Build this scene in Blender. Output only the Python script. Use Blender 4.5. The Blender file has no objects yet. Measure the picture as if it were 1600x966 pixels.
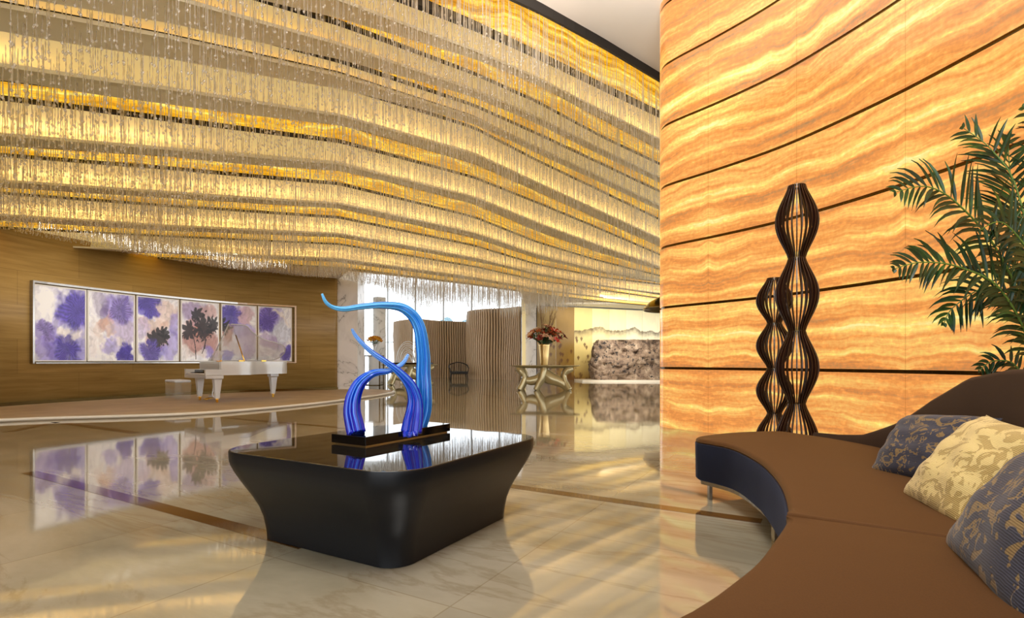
import bpy, math, random
import numpy as np
from mathutils import Vector, Matrix
random.seed(7); RNG = np.random.RandomState(11)
SC = bpy.context.scene; COL = SC.collection
# ------------------------------------------------------------------ camera, world, light, exposure
F, CX, HY, H = 830.0, 800.0, 565.0, 1.05            # focal px, centre, horizon row, eye height (frame 1600x966)
cd = bpy.data.cameras.new('camera'); cam = bpy.data.objects.new('camera', cd); COL.objects.link(cam)
cam.location = (0, 0, H); cam.rotation_euler = (math.pi/2, 0, 0)
cd.sensor_width = 36; cd.lens = 36*F/1600; cd.shift_y = (HY-483)/1600; cd.clip_end = 300; cd.clip_start = .05
SC.camera = cam
w = bpy.data.worlds.new('world'); SC.world = w; w.use_nodes = True
w.node_tree.nodes['Background'].inputs[0].default_value = (.93, .96, 1, 1)
w.node_tree.nodes['Background'].inputs[1].default_value = 3.4
SC.view_settings.view_transform = 'Standard'; SC.view_settings.look = 'None'
SC.view_settings.exposure = 0.0; SC.view_settings.gamma = 1; SC.view_settings.use_curve_mapping = False
cy = SC.cycles; cy.use_denoising = True; cy.max_bounces = 10; cy.diffuse_bounces = 5; cy.glossy_bounces = 5
cy.transmission_bounces = 6; cy.transparent_max_bounces = 24; cy.sample_clamp_indirect = 4; cy.caustics_reflective = False; cy.caustics_refractive = False

def area_light(name, loc, target, sx, sy, power, color=(1, .93, .82), spread=180):
    l = bpy.data.lights.new(name, 'AREA'); l.spread = math.radians(spread); l.shape = 'RECTANGLE'; l.size = sx; l.size_y = sy; l.energy = power; l.color = color
    o = bpy.data.objects.new(name, l); COL.objects.link(o); o.location = loc
    o.rotation_euler = (Vector(target)-Vector(loc)).to_track_quat('-Z', 'Y').to_euler()
    return o
# area lights: mural and rock washers, plus lights added only to brighten
area_light('mural_washer', (6.5, 28.3, 4.1), (6.5, 31.5, 2.9), 8, .3, 105, (1, .95, .85), 110)
area_light('picture_fill', (-8.0, 12.9, 3.82), (-10.2, 14.5, 1.8), 5.5, .2, 24, (1, .96, .9), 85)  # added wash to lighten the canvases; no fitting seen
area_light('rock_spot', (4.8, 24.5, 4.0), (6.2, 29, 1.2), 3, .4, 160, (1, .94, .85), 90)
area_light('lobby_fill', (.4, 1.6, 6.2), (.2, 3.6, 0), 2.5, 2.5, 300, (1, .97, .92))  # unseen fill light overhead, added to raise the bounce off the floor

area_light('ceiling_fill', (1.4, 6.0, 5.5), (1.9, 7.2, 7.2), 1.6, 1.6, 130, (1, .97, .92))  # added out of frame to brighten the white ceiling; no fixture there

# ------------------------------------------------------------------ helpers
def PX(px, py, Y): return Vector(((px-CX)/F*Y, Y, H-(py-HY)/F*Y))
def GR(px, py, z=0.0):
    Y = (H-z)*F/(py-HY); return Vector(((px-CX)/F*Y, Y, z))
def srgb(r, g, b): return tuple(((c/255)/12.92 if c/255 <= .04045 else ((c/255+.055)/1.055)**2.4) for c in (r, g, b))+(1,)
def smooth(t): t = max(0., min(1., t)); return t*t*(3-2*t)
def catmull(pts, n=8, closed=False):
    P = [Vector(p) for p in pts]; out = []; N = len(P)
    rng = range(N if closed else N-1)
    for i in rng:
        if closed: p0, p1, p2, p3 = P[i-1], P[i], P[(i+1) % N], P[(i+2) % N]
        else: p0, p1, p2, p3 = P[max(i-1, 0)], P[i], P[i+1], P[min(i+2, N-1)]
        for k in range(n):
            t = k/n
            out.append(.5*((2*p1)+(p2-p0)*t+(2*p0-5*p1+4*p2-p3)*t*t+(3*p1-p0-3*p2+p3)*t**3))
    if not closed: out.append(P[-1])
    return out
def interp(xs, ys, x): return float(np.interp(x, xs, ys))

class MB:
    def __init__(s): s.v = []; s.f = []; s.m = []
    def add(s, vs, fs, mi=0):
        b = len(s.v); s.v += [tuple(v) for v in vs]
        for f in fs: s.f.append(tuple(b+i for i in f)); s.m.append(mi)
        return s
    def box(s, x0, x1, y0, y1, z0, z1, mi=0, M=None):
        vs = [Vector((x, y, z)) for z in (z0, z1) for x, y in ((x0, y0), (x1, y0), (x1, y1), (x0, y1))]
        if M is not None: vs = [M @ v for v in vs]
        return s.add(vs, [(3, 2, 1, 0), (4, 5, 6, 7), (0, 1, 5, 4), (1, 2, 6, 5), (2, 3, 7, 6), (3, 0, 4, 7)], mi)
    def loft(s, rings, cap=True, mi=0, closed=True):
        n = len(rings[0]); vs = [v for r in rings for v in r]; fs = []
        for i in range(len(rings)-1):
            for j in range(n if closed else n-1):
                a, b = i*n+j, i*n+(j+1) % n
                fs.append((a, b, b+n, a+n))
        if cap: fs.append(tuple(range(n))[::-1]); fs.append(tuple((len(rings)-1)*n+j for j in range(n)))
        return s.add(vs, fs, mi)
    def lathe(s, prof, c=(0, 0, 0), n=24, mi=0, cap=True):
        c = Vector(c)
        return s.loft([[c+Vector((r*math.cos(2*math.pi*j/n), r*math.sin(2*math.pi*j/n), z)) for j in range(n)] for r, z in prof], cap, mi)
    def tube(s, pts, rad, n=8, mi=0, flute=0, fn=7, twist=0, flat=1.0, up=None):
        pts = [Vector(p) for p in pts]
        if not hasattr(rad, '__len__'): rad = [rad]*len(pts)
        T = [(pts[min(i+1, len(pts)-1)]-pts[max(i-1, 0)]).normalized() for i in range(len(pts))]
        u = Vector(up) if up else (Vector((0, 0, 1)) if abs(T[0].z) < .9 else Vector((0, 1, 0)))
        u = (u-T[0]*u.dot(T[0])).normalized(); rings = []
        for i, p in enumerate(pts):
            u = (u-T[i]*u.dot(T[i])).normalized(); w_ = T[i].cross(u); r = []
            for j in range(n):
                a = 2*math.pi*j/n
                k = rad[i]*(1+flute*math.cos(fn*a+twist*i/len(pts)))
                r.append(p+u*(k*math.cos(a))+w_*(k*math.sin(a)*flat))
            rings.append(r)
        return s.loft(rings, True, mi)
    def prism(s, poly, z0, z1, mi=0):
        n = len(poly)
        vs = [(p[0], p[1], z0) for p in poly]+[(p[0], p[1], z1) for p in poly]
        return s.add(vs, [tuple(range(n))[::-1], tuple(range(n, 2*n))]+[(i, (i+1) % n, n+(i+1) % n, n+i) for i in range(n)], mi)
    def ball(s, c, r, nu=10, nv=7, mi=0, sc=(1, 1, 1)):
        c = Vector(c)
        return s.loft([[c+Vector((max(r*math.sin(math.pi*i/nv), r*.02)*math.cos(2*math.pi*j/nu)*sc[0], max(r*math.sin(math.pi*i/nv), r*.02)*math.sin(2*math.pi*j/nu)*sc[1], -r*math.cos(math.pi*i/nv)*sc[2])) for j in range(nu)] for i in range(nv+1)], True, mi)
    def build(s, name, mat, parent=None, sm=False, bevel=0, sub=0, M=None):
        me = bpy.data.meshes.new(name); vs = s.v if M is None else [tuple(M @ Vector(v)) for v in s.v]
        me.from_pydata(vs, [], s.f)
        mats = mat if isinstance(mat, (list, tuple)) else [mat]
        for m in mats: me.materials.append(m)
        if len(mats) > 1: me.polygons.foreach_set('material_index', s.m)
        if sm: me.polygons.foreach_set('use_smooth', [True]*len(me.polygons))
        me.update()
        o = bpy.data.objects.new(name, me); COL.objects.link(o)
        import bmesh
        if len(s.f) < 60000:
            bm = bmesh.new(); bm.from_mesh(me); bmesh.ops.recalc_face_normals(bm, faces=bm.faces); bm.to_mesh(me); bm.free()
        if bevel:
            b = o.modifiers.new('bevel', 'BEVEL'); b.width = bevel; b.segments = 3; b.limit_method = 'ANGLE'
            me.polygons.foreach_set('use_smooth', [True]*len(me.polygons)); 
            wn = o.modifiers.new('wn', 'WEIGHTED_NORMAL'); wn.keep_sharp = True
        if sub: q = o.modifiers.new('sub', 'SUBSURF'); q.levels = q.render_levels = sub
        if parent: o.parent = parent
        return o
def autosmooth(o, deg=40):
    import bmesh
    bm = bmesh.new(); bm.from_mesh(o.data)
    for e in bm.edges: e.smooth = len(e.link_faces) != 2 or e.calc_face_angle(0) < math.radians(deg)
    for f in bm.faces: f.smooth = True
    bm.to_mesh(o.data); bm.free(); return o
def tag(o, label, cat, group=None, kind=None):
    o['label'] = label; o['category'] = cat
    if group: o['group'] = group
    if kind: o['kind'] = kind
    return o
def empty(name, loc, rz=0, label=None, cat=None, group=None):
    o = bpy.data.objects.new(name, None); COL.objects.link(o); o.location = loc; o.rotation_euler = (0, 0, rz)
    if label: tag(o, label, cat, group)
    return o
def struct(o): o['kind'] = 'structure'; return o

# ------------------------------------------------------------------ materials
def mat(name, col=(.5, .5, .5, 1), rough=.5, metal=0, **k):
    m = bpy.data.materials.new(name); m.use_nodes = True; b = m.node_tree.nodes['Principled BSDF']
    b.inputs['Base Color'].default_value = col; b.inputs['Roughness'].default_value = rough; b.inputs['Metallic'].default_value = metal
    for kk, v in k.items(): b.inputs[kk.replace('_', ' ')].default_value = v
    return m
def N(m, t, **k):
    n = m.node_tree.nodes.new(t)
    for kk, v in k.items():
        if kk.startswith('i'):
            key = kk[1:]; n.inputs[int(key) if key.isdigit() else key.replace('_', ' ')].default_value = v
        else: setattr(n, kk, v)
    return n
def L(m, a, b): m.node_tree.links.new(a, b)
def ramp(m, stops, src):
    r = N(m, 'ShaderNodeValToRGB'); e = r.color_ramp.elements
    while len(e) < len(stops): e.new(.5)
    for i, (p, c) in enumerate(stops): e[i].position = p; e[i].color = c
    L(m, src, r.inputs[0]); return r.outputs[0]
def math_(m, op, a, b=None):
    n = N(m, 'ShaderNodeMath', operation=op)
    for i, v in enumerate((a, b)):
        if v is None: continue
        if isinstance(v, (int, float)): n.inputs[i].default_value = v
        else: L(m, v, n.inputs[i])
    return n.outputs[0]
def mix(m, fac, a, b, mode='MIX'):
    n = N(m, 'ShaderNodeMix', data_type='RGBA', blend_type=mode)
    for i, v in ((0, fac), (6, a), (7, b)):
        if isinstance(v, (int, float)): n.inputs[i].default_value = v
        elif isinstance(v, tuple): n.inputs[i].default_value = v
        else: L(m, v, n.inputs[i])
    return n.outputs[2]
def noise(m, vec, scale, detail=4, rough=.55, dist=0):
    n = N(m, 'ShaderNodeTexNoise'); n.inputs['Scale'].default_value = scale; n.inputs['Detail'].default_value = detail
    n.inputs['Roughness'].default_value = rough; n.inputs['Distortion'].default_value = dist
    if vec is not None: L(m, vec, n.inputs['Vector'])
    return n.outputs['Fac']
def mapping(m, src, loc=(0, 0, 0), rot=(0, 0, 0), sc=(1, 1, 1)):
    n = N(m, 'ShaderNodeMapping'); n.inputs[1].default_value = loc; n.inputs[2].default_value = rot; n.inputs[3].default_value = sc
    L(m, src, n.inputs[0]); return n.outputs[0]
def BS(m): return m.node_tree.nodes['Principled BSDF']
def bump(m, h, st=.2, d=.02):
    b = N(m, 'ShaderNodeBump'); b.inputs['Strength'].default_value = st; b.inputs['Distance'].default_value = d
    L(m, h, b.inputs['Height']); L(m, b.outputs[0], BS(m).inputs['Normal'])
def geo_pos(m): return N(m, 'ShaderNodeNewGeometry').outputs['Position']
def obj_co(m): return N(m, 'ShaderNodeTexCoord').outputs['Object']

ANG = math.atan(.565)                                 # the floor grid and the display table are turned by this much
# floor marble
m_floor = mat('polished_marble', rough=.045, IOR=2.5)
p = mapping(m_floor, geo_pos(m_floor), rot=(0, 0, ANG))
t1 = noise(m_floor, mapping(m_floor, p, sc=(.35, 1, 1)), .9, 6, .6, 1.2)
base = ramp(m_floor, [(.3, srgb(128, 121, 102)), (.5, srgb(155, 148, 129)), (.7, srgb(174, 168, 152))], t1)
v1 = noise(m_floor, mapping(m_floor, p, rot=(0, 0, .5), sc=(.3, 1.2, 1)), .8, 7, .62, 1.5)
vein = ramp(m_floor, [(.475, (0, 0, 0, 1)), (.5, (1, 1, 1, 1)), (.525, (0, 0, 0, 1))], v1)
base = mix(m_floor, math_(m_floor, 'MULTIPLY', vein, .35), base, srgb(120, 100, 70))
br = N(m_floor, 'ShaderNodeTexBrick'); br.offset = 0; br.inputs['Scale'].default_value = 1; br.inputs['Brick Width'].default_value = 1.15
br.inputs['Row Height'].default_value = 1.15; br.inputs['Mortar Size'].default_value = .004; br.inputs['Color1'].default_value = (.9, .9, .9, 1)
br.inputs['Color2'].default_value = (1.05, 1.04, 1, 1); br.inputs['Mortar'].default_value = (.78, .73, .66, 1)
L(m_floor, mapping(m_floor, p, loc=(.2, .45, 0)), br.inputs['Vector'])
base = mix(m_floor, 1.0, base, br.outputs['Color'], 'MULTIPLY')
L(m_floor, base, BS(m_floor).inputs['Base Color'])
bump(m_floor, noise(m_floor, p, 1.7, 2), .06, .01)
m_inlay = mat('brown_marble_inlay', srgb(86, 58, 28), .06, IOR=1.9)
m_carpet = mat('platform_stone', srgb(186, 164, 132), .55)
L(m_carpet, ramp(m_carpet, [(.35, srgb(178, 156, 126)), (.65, srgb(196, 175, 145))], noise(m_carpet, geo_pos(m_carpet), 1.5, 5)), BS(m_carpet).inputs['Base Color'])
m_stepedge = mat('platform_edge_stone', srgb(225, 215, 195), .15)
# wood veneer (UV: arc length, height)
m_wood = mat('wood_veneer', rough=.38)
uv = N(m_wood, 'ShaderNodeUVMap').outputs[0]
g1 = noise(m_wood, mapping(m_wood, uv, sc=(.35, 5, 1)), 2.2, 6, .6, .4)
c = ramp(m_wood, [(.3, srgb(146, 116, 62)), (.5, srgb(164, 134, 76)), (.72, srgb(178, 148, 90))], g1)
br = N(m_wood, 'ShaderNodeTexBrick'); br.offset = .5; br.inputs['Scale'].default_value = 1; br.inputs['Brick Width'].default_value = 2.6
br.inputs['Row Height'].default_value = .78; br.inputs['Mortar Size'].default_value = .004; br.inputs['Color1'].default_value = (.88, .88, .86, 1)
br.inputs['Color2'].default_value = (1.08, 1.06, 1.04, 1); br.inputs['Mortar'].default_value = (.6, .55, .5, 1); L(m_wood, uv, br.inputs['Vector'])
L(m_wood, mix(m_wood, 1., c, br.outputs['Color'], 'MULTIPLY'), BS(m_wood).inputs['Base Color'])
# backlit onyx (UV: arc length, height)
def onyx(name, stops, strength, kz=1.0, fold=1.33):
    m = mat(name, rough=.12); uv = N(m, 'ShaderNodeUVMap').outputs[0]
    sx = N(m, 'ShaderNodeSeparateXYZ'); L(m, uv, sx.inputs[0])
    u, v = sx.outputs[0], sx.outputs[1]
    uf = math_(m, 'PINGPONG', u, fold)
    cb = N(m, 'ShaderNodeCombineXYZ'); L(m, uf, cb.inputs[0]); L(m, v, cb.inputs[1])
    low = noise(m, mapping(m, cb.outputs[0], sc=(.95, .3, 1)), 1.0, 2, .45)
    mid = noise(m, mapping(m, cb.outputs[0], sc=(2.2, 1.5, 1)), 2.0, 3, .5)
    t = math_(m, 'ADD', math_(m, 'ADD', v, math_(m, 'MULTIPLY', low, .5)), math_(m, 'MULTIPLY', mid, .05))
    cb2 = N(m, 'ShaderNodeCombineXYZ'); L(m, math_(m, 'MULTIPLY', uf, .06), cb2.inputs[0]); L(m, math_(m, 'MULTIPLY', t, kz), cb2.inputs[1])
    bands = noise(m, cb2.outputs[0], 4.6, 5, .62)
    fine = noise(m, mapping(m, cb.outputs[0], sc=(2.6, 2.2, 1)), 9, 4, .6)
    f = math_(m, 'ADD', bands, math_(m, 'MULTIPLY', math_(m, 'SUBTRACT', fine, .5), .16))
    col = ramp(m, stops, f)
    sp = ramp(m, [(.52, (1, 1, 1, 1)), (.72, (1.25, 1.3, 1.25, 1))], noise(m, mapping(m, cb.outputs[0], sc=(1, 2.2, 1)), 9, 3, .5))
    col = mix(m, 1., col, sp, 'MULTIPLY')
    jm = math_(m, 'LESS_THAN', math_(m, 'ABSOLUTE', math_(m, 'SUBTRACT', math_(m, 'FRACT', math_(m, 'DIVIDE', u, fold)), .5)), .4975)
    col = mix(m, jm, mix(m, 1., col, (.8, .72, .62, 1), 'MULTIPLY'), col)
    b = BS(m); L(m, mix(m, 1., col, (.25, .25, .25, 1), 'MULTIPLY'), b.inputs['Base Color']); L(m, col, b.inputs['Emission Color']); b.inputs['Emission Strength'].default_value = strength
    return m
m_onyx = onyx('backlit_orange_onyx', [(.28, srgb(140, 112, 76)), (.35, srgb(186, 134, 84)), (.42, srgb(222, 142, 76)), (.48, srgb(238, 156, 80)), (.54, srgb(246, 182, 100)), (.6, srgb(250, 212, 112)), (.69, srgb(252, 238, 160))], .84)
m_gold = onyx('backlit_gold_panel', [(.3, srgb(120, 74, 6)), (.42, srgb(188, 128, 14)), (.5, srgb(226, 166, 30)), (.6, srgb(250, 208, 90)), (.7, srgb(255, 240, 170))], 1.25, 1.6, 1.7)
m_bronze = mat('dark_bronze', srgb(96, 78, 44), .18, 1)
m_dark = mat('dark_reveal', srgb(14, 10, 8), .5)
m_soffit = mat('grey_plaster_soffit', srgb(234, 228, 200), .7)
m_panel = mat('glowing_cream_plaster', srgb(222, 205, 160), .6)
BS(m_panel).inputs['Emission Color'].default_value = (1, .76, .34, 1); BS(m_panel).inputs['Emission Strength'].default_value = .4  # even glow added to the plaster, to brighten the ceiling and its strands
m_white = mat('white_plaster', srgb(236, 233, 226), .7)
m_led = mat('cove_led', (1, .7, .35, 1)); BS(m_led).inputs['Emission Color'].default_value = (1, .74, .4, 1); BS(m_led).inputs['Emission Strength'].default_value = 8
# crystal
m_cry = bpy.data.materials.new('crystal'); m_cry.use_nodes = True; nt = m_cry.node_tree; nt.nodes.clear()
o_ = nt.nodes.new('ShaderNodeOutputMaterial'); gl = nt.nodes.new('ShaderNodeBsdfGlossy'); gl.inputs['Roughness'].default_value = .12; gl.inputs['Color'].default_value = (1, .98, .94, 1)
tr = nt.nodes.new('ShaderNodeBsdfTransparent'); tl = nt.nodes.new('ShaderNodeBsdfTranslucent'); tl.inputs[0].default_value = (1, .97, .9, 1)
df = nt.nodes.new('ShaderNodeBsdfDiffuse'); df.inputs[0].default_value = (1, .98, .93, 1)
a1 = nt.nodes.new('ShaderNodeMixShader'); a1.inputs[0].default_value = .4; nt.links.new(tl.outputs[0], a1.inputs[1]); nt.links.new(df.outputs[0], a1.inputs[2])
a2 = nt.nodes.new('ShaderNodeMixShader'); a2.inputs[0].default_value = .25; nt.links.new(a1.outputs[0], a2.inputs[1]); nt.links.new(gl.outputs[0], a2.inputs[2])
a3 = nt.nodes.new('ShaderNodeMixShader'); a3.inputs[0].default_value = .45; nt.links.new(a2.outputs[0], a3.inputs[1]); nt.links.new(tr.outputs[0], a3.inputs[2])
nt.links.new(a3.outputs[0], o_.inputs[0])
def clear(name, tint=(1, 1, 1, 1), body=.15, rough=.05):
    m = bpy.data.materials.new(name); m.use_nodes = True; nt = m.node_tree; nt.nodes.clear()
    o = nt.nodes.new('ShaderNodeOutputMaterial'); g = nt.nodes.new('ShaderNodeBsdfGlossy'); g.inputs['Roughness'].default_value = rough
    t = nt.nodes.new('ShaderNodeBsdfTransparent'); t.inputs[0].default_value = tint; lw = nt.nodes.new('ShaderNodeLayerWeight'); p3 = nt.nodes.new('ShaderNodeMath'); p3.operation = 'POWER'; p3.inputs[1].default_value = 3; nt.links.new(lw.outputs['Facing'], p3.inputs[0]); fr = nt.nodes.new('ShaderNodeMath'); fr.operation = 'MULTIPLY_ADD'; fr.inputs[1].default_value = .6; fr.inputs[2].default_value = .06; nt.links.new(p3.outputs[0], fr.inputs[0])
    d = nt.nodes.new('ShaderNodeBsdfDiffuse'); d.inputs[0].default_value = (.95, .96, .97, 1)
    x1 = nt.nodes.new('ShaderNodeMixShader'); x1.inputs[0].default_value = body; nt.links.new(t.outputs[0], x1.inputs[1]); nt.links.new(d.outputs[0], x1.inputs[2])
    x2 = nt.nodes.new('ShaderNodeMixShader'); nt.links.new(fr.outputs[0], x2.inputs[0]); nt.links.new(x1.outputs[0], x2.inputs[1]); nt.links.new(g.outputs[0], x2.inputs[2])
    nt.links.new(x2.outputs[0], o.inputs[0]); return m
m_acryl = clear('clear_acrylic', (.97, .98, .98, 1), .16)
m_acryl2 = clear('frosted_acrylic', (.95, .97, .97, 1), .42, .1)
m_acryl3 = clear('thin_acrylic', (.96, .98, .98, 1), .05)
m_pane = clear('window_glass', (.97, .99, 1, 1), .02, .01)
m_brass = mat('polished_brass', srgb(212, 168, 70), .15, 1)
m_steel = mat('brushed_steel', srgb(170, 165, 158), .2, 1)
m_black = mat('black_lacquer', srgb(6, 6, 8), .05, IOR=1.36)
m_tbody = mat('charcoal_lacquer', srgb(14, 16, 20), .36, Specular_IOR_Level=.22)
m_ttop = mat('dark_mirror_glass', srgb(26, 25, 24), .025, IOR=3.4)
bump(m_ttop, noise(m_ttop, obj_co(m_ttop), 3, 2), .015, .01)
m_marble = mat('white_marble', rough=.15)
mv = noise(m_marble, geo_pos(m_marble), .8, 5, .55, 1.2)
L(m_marble, ramp(m_marble, [(.4, srgb(242, 240, 238)), (.49, srgb(232, 230, 228)), (.5, srgb(150, 148, 146)), (.507, srgb(234, 232, 230)), (.6, srgb(245, 243, 241))], mv), BS(m_marble).inputs['Base Color'])
m_mull = mat('white_mullion', srgb(200, 202, 205), .4)
# upholstery
def fabric(name, c1, c2, sheen, sc=260):
    m = mat(name, rough=.75); n = noise(m, mapping(m, obj_co(m), sc=(1, 1, 1)), 3.5, 4)
    n2 = noise(m, obj_co(m), sc, 2)
    col = mix(m, n2, c1, c2); L(m, mix(m, math_(m, 'MULTIPLY', n, .35), col, c2), BS(m).inputs['Base Color'])
    BS(m).inputs['Sheen Weight'].default_value = .1; BS(m).inputs['Specular IOR Level'].default_value = .25; BS(m).inputs['Sheen Tint'].default_value = sheen; bump(m, n2, .12, .002); return m
m_seat = fabric('brown_sateen', srgb(56, 32, 9), srgb(86, 52, 17), (.8, .5, .2, 1))
m_navy = fabric('navy_upholstery', srgb(14, 16, 28), srgb(24, 27, 44), (.3, .4, .8, 1))
m_back = fabric('dark_brown_sateen', srgb(34, 20, 11), srgb(50, 30, 16), (.6, .4, .25, 1))
def damask(name, ca, cb, thr, sc, k=3.0, rib=220):
    m = mat(name, rough=.7); o = obj_co(m)
    wv = noise(m, mapping(m, o, sc=(1, 1, .3)), sc, 2, .5, 2.6)
    e = math_(m, 'FRACT', math_(m, 'MULTIPLY', wv, k))
    big = noise(m, mapping(m, o, loc=(3, 1, 0)), sc*.3, 1)
    msk = ramp(m, [(thr-.03, (0, 0, 0, 1)), (thr+.03, (1, 1, 1, 1))], math_(m, 'MULTIPLY', e, math_(m, 'ADD', math_(m, 'MULTIPLY', big, 1.5), .25)))
    wr = N(m, 'ShaderNodeTexWave', wave_type='BANDS', bands_direction='Y'); wr.inputs['Scale'].default_value = rib*.1; wr.inputs['Distortion'].default_value = 2.2; wr.inputs['Detail Scale'].default_value = .8; L(m, o, wr.inputs['Vector'])
    c2 = mix(m, wr.outputs['Fac'], cb[0], cb[1])
    c1 = mix(m, noise(m, o, 300, 1), ca[0], ca[1])
    L(m, mix(m, msk, c1, c2), BS(m).inputs['Base Color'])
    BS(m).inputs['Sheen Weight'].default_value = .2
    bump(m, math_(m, 'ADD', math_(m, 'MULTIPLY', msk, .6), math_(m, 'MULTIPLY', wr.outputs['Fac'], .4)), .6, .004); return m
m_p1 = damask('navy_gold_damask', (srgb(112, 88, 48), srgb(132, 104, 58)), (srgb(14, 15, 30), srgb(52, 52, 72)), .26, 11, rib=640)
m_p2 = damask('gold_damask', (srgb(206, 182, 118), srgb(220, 198, 134)), (srgb(150, 124, 66), srgb(196, 170, 104)), .5, 9, rib=500)
m_p3 = damask('navy_gold_large_damask', (srgb(116, 92, 52), srgb(134, 108, 62)), (srgb(12, 14, 30), srgb(52, 53, 76)), .31, 8, rib=480)
m_slat = mat('dark_walnut', srgb(40, 18, 9), .3)
m_leaf = mat('palm_leaf', srgb(24, 66, 26), .4)
L(m_leaf, ramp(m_leaf, [(.3, srgb(8, 34, 20)), (.55, srgb(22, 62, 28)), (.75, srgb(74, 112, 40))], noise(m_leaf, geo_pos(m_leaf), 5, 3)), BS(m_leaf).inputs['Base Color'])
m_stem = mat('palm_stem', srgb(96, 128, 52), .5)
m_ceramic = mat('dark_planter', srgb(48, 38, 32), .3)
m_champ = mat('champagne_lacquer', srgb(176, 162, 120), .18, .35)
m_goldv = mat('champagne_gold_metal', srgb(222, 190, 128), .28, .9)

# ------------------------------------------------------------------ structure: floor
fl = MB().add([(-40, -8, 0), (30, -8, 0), (30, 44.4, 0), (-40, 44.4, 0)], [(0, 1, 2, 3)]).build('floor', m_floor); struct(fl)
def inlay(i, p0, p1, wd):
    a, b = GR(*p0), GR(*p1); d = (b-a).normalized(); n = Vector((-d.y, d.x, 0))*wd/2
    o = MB().prism([a-n, b-n, b+n, a+n], .0002, .0015).build('trim_%d' % i, m_inlay); struct(o)
inlay(1, (46, 738), (480, 853.5), .12); inlay(2, (700, 746), (1190, 815), .12); inlay(3, (15, 675), (88, 660), .14)
inlay(4, (86, 659.8), (213, 677), .14); inlay(5, (352, 653), (560, 671), .12); inlay(6, (381, 684), (432, 662), .12); inlay(7, (750, 615), (830, 630), .14)

# ------------------------------------------------------------------ left wood wall and platform
WW = catmull([(-9.5, -6, 0), (-11.0, 4, 0), (-11.5, 8.5, 0), (-11.27, 11.69, 0), (-10.8, 13.36, 0), (-9.98, 15.2, 0), (-8.87, 16.9, 0), (-7.7, 17.75, 0), (-6.2, 18.85, 0)], 10)
WZ = 3.98
def uvmesh(name, path, z0, z1, material, parent=None, u0=0, flip=False, off=0, nz=1):
    n = len(path); arc = [u0]
    for i in range(1, n): arc.append(arc[-1]+(path[i]-path[i-1]).length)
    vs = []; 
    for k in range(nz+1): vs += [(p.x, p.y, z0+(z1-z0)*k/nz) for p in path]
    fs = []; uvs = []
    for k in range(nz):
        for i in range(n-1):
            a, b = k*n+i, k*n+i+1
            za, zb = z0+(z1-z0)*k/nz, z0+(z1-z0)*(k+1)/nz
            fs.append((a, b, b+n, a+n)); uvs += [(arc[i], za), (arc[i+1], za), (arc[i+1], zb), (arc[i], zb)]
    me = bpy.data.meshes.new(name); me.from_pydata(vs, [], fs); me.materials.append(material)
    ul = me.uv_layers.new(name='UVMap'); ul.data.foreach_set('uv', [x for q in uvs for x in q])
    me.polygons.foreach_set('use_smooth', [True]*len(fs)); me.update()
    o = bpy.data.objects.new(name, me); COL.objects.link(o)
    if parent: o.parent = parent
    return o
wl = uvmesh('wall_left', WW, 0, WZ+.6, m_wood); struct(wl)
md = wl.modifiers.new('thick', 'SOLIDIFY'); md.thickness = .25; md.offset = -1 if True else 1
PZ = .06
edge = catmull([(-9.4, -2, 0), (-9.6, 4, 0), (-9.5, 7.5, 0), (-8.84, 9.17, 0), (-6.36, 10.25, 0), (-5.17, 11.93, 0), (-4.5, 13.8, 0), (-3.96, 16.4, 0), (-4.1, 18.2, 0), (-5.7, 19.3, 0)], 8)
poly = [(p.x, p.y) for p in edge]+[(p.x-.02, p.y) for p in reversed(WW)]
pf = MB().prism(poly, 0.001, PZ).build('trim_20', [m_carpet]); struct(pf)
pe = MB().loft([[p+Vector((0, 0, z)) for p in edge] for z in (.012, PZ+.004)], False, closed=False)
pe = pe.build('trim_21', m_stepedge, sm=True); struct(pe); md = pe.modifiers.new('t', 'SOLIDIFY'); md.thickness = .05; md.offset = 0
# mirror-bright skirting line at the foot of the wood wall
sk = MB().loft([[Vector((p.x+.03, p.y-.03, z)) for p in WW[22:]] for z in (PZ, PZ+.07)], False, closed=False).build('baseboard_left', m_bronze); struct(sk)
md = sk.modifiers.new('t', 'SOLIDIFY'); md.thickness = .02; md.offset = 0

# ------------------------------------------------------------------ onyx wall on the right
OW = catmull([(4.6, 9.4, 0), (3.4, 9.15, 0), (2.78, 9.0, 0), (2.47, 8.8, 0), (2.42, 8.55, 0), (2.53, 8.3, 0), (3.0, 7.68, 0), (3.46, 6.97, 0), (3.78, 6.23, 0), (4.03, 5.47, 0), (4.2, 4.7, 0), (4.32, 4.0, 0), (4.42, 3.0, 0), (4.4, 1.5, 0), (4.1, -.5, 0), (3.6, -2.5, 0)], 8)
wr_ = bpy.data.objects.new('wall_right', None); COL.objects.link(wr_); struct(wr_)
MOD, S0 = .965, .945
zs = [0]+[S0+MOD*k for k in range(8)]
for k in range(8):
    z0 = 0 if k == 0 else zs[k]+.019; z1 = min(zs[k+1]-.019, 7.5)
    o = uvmesh('onyx_panel', OW, z0, z1, m_onyx, wr_, u0=.62, nz=1)
    # shift UV pattern a little per row
for k in range(1, 8):
    rp = []
    for i, q in enumerate(OW):
        t = (OW[min(i+1, len(OW)-1)]-OW[max(i-1, 0)]).normalized(); nrm = Vector((-t.y, t.x, 0))
        rp.append(q-nrm*-.02)
    o = MB().loft([[q+Vector((0, 0, z)) for q in rp] for z in (zs[k]-.03, zs[k]+.03)], False, closed=False).build('bronze_channel', m_bronze, wr_, sm=True)

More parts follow.
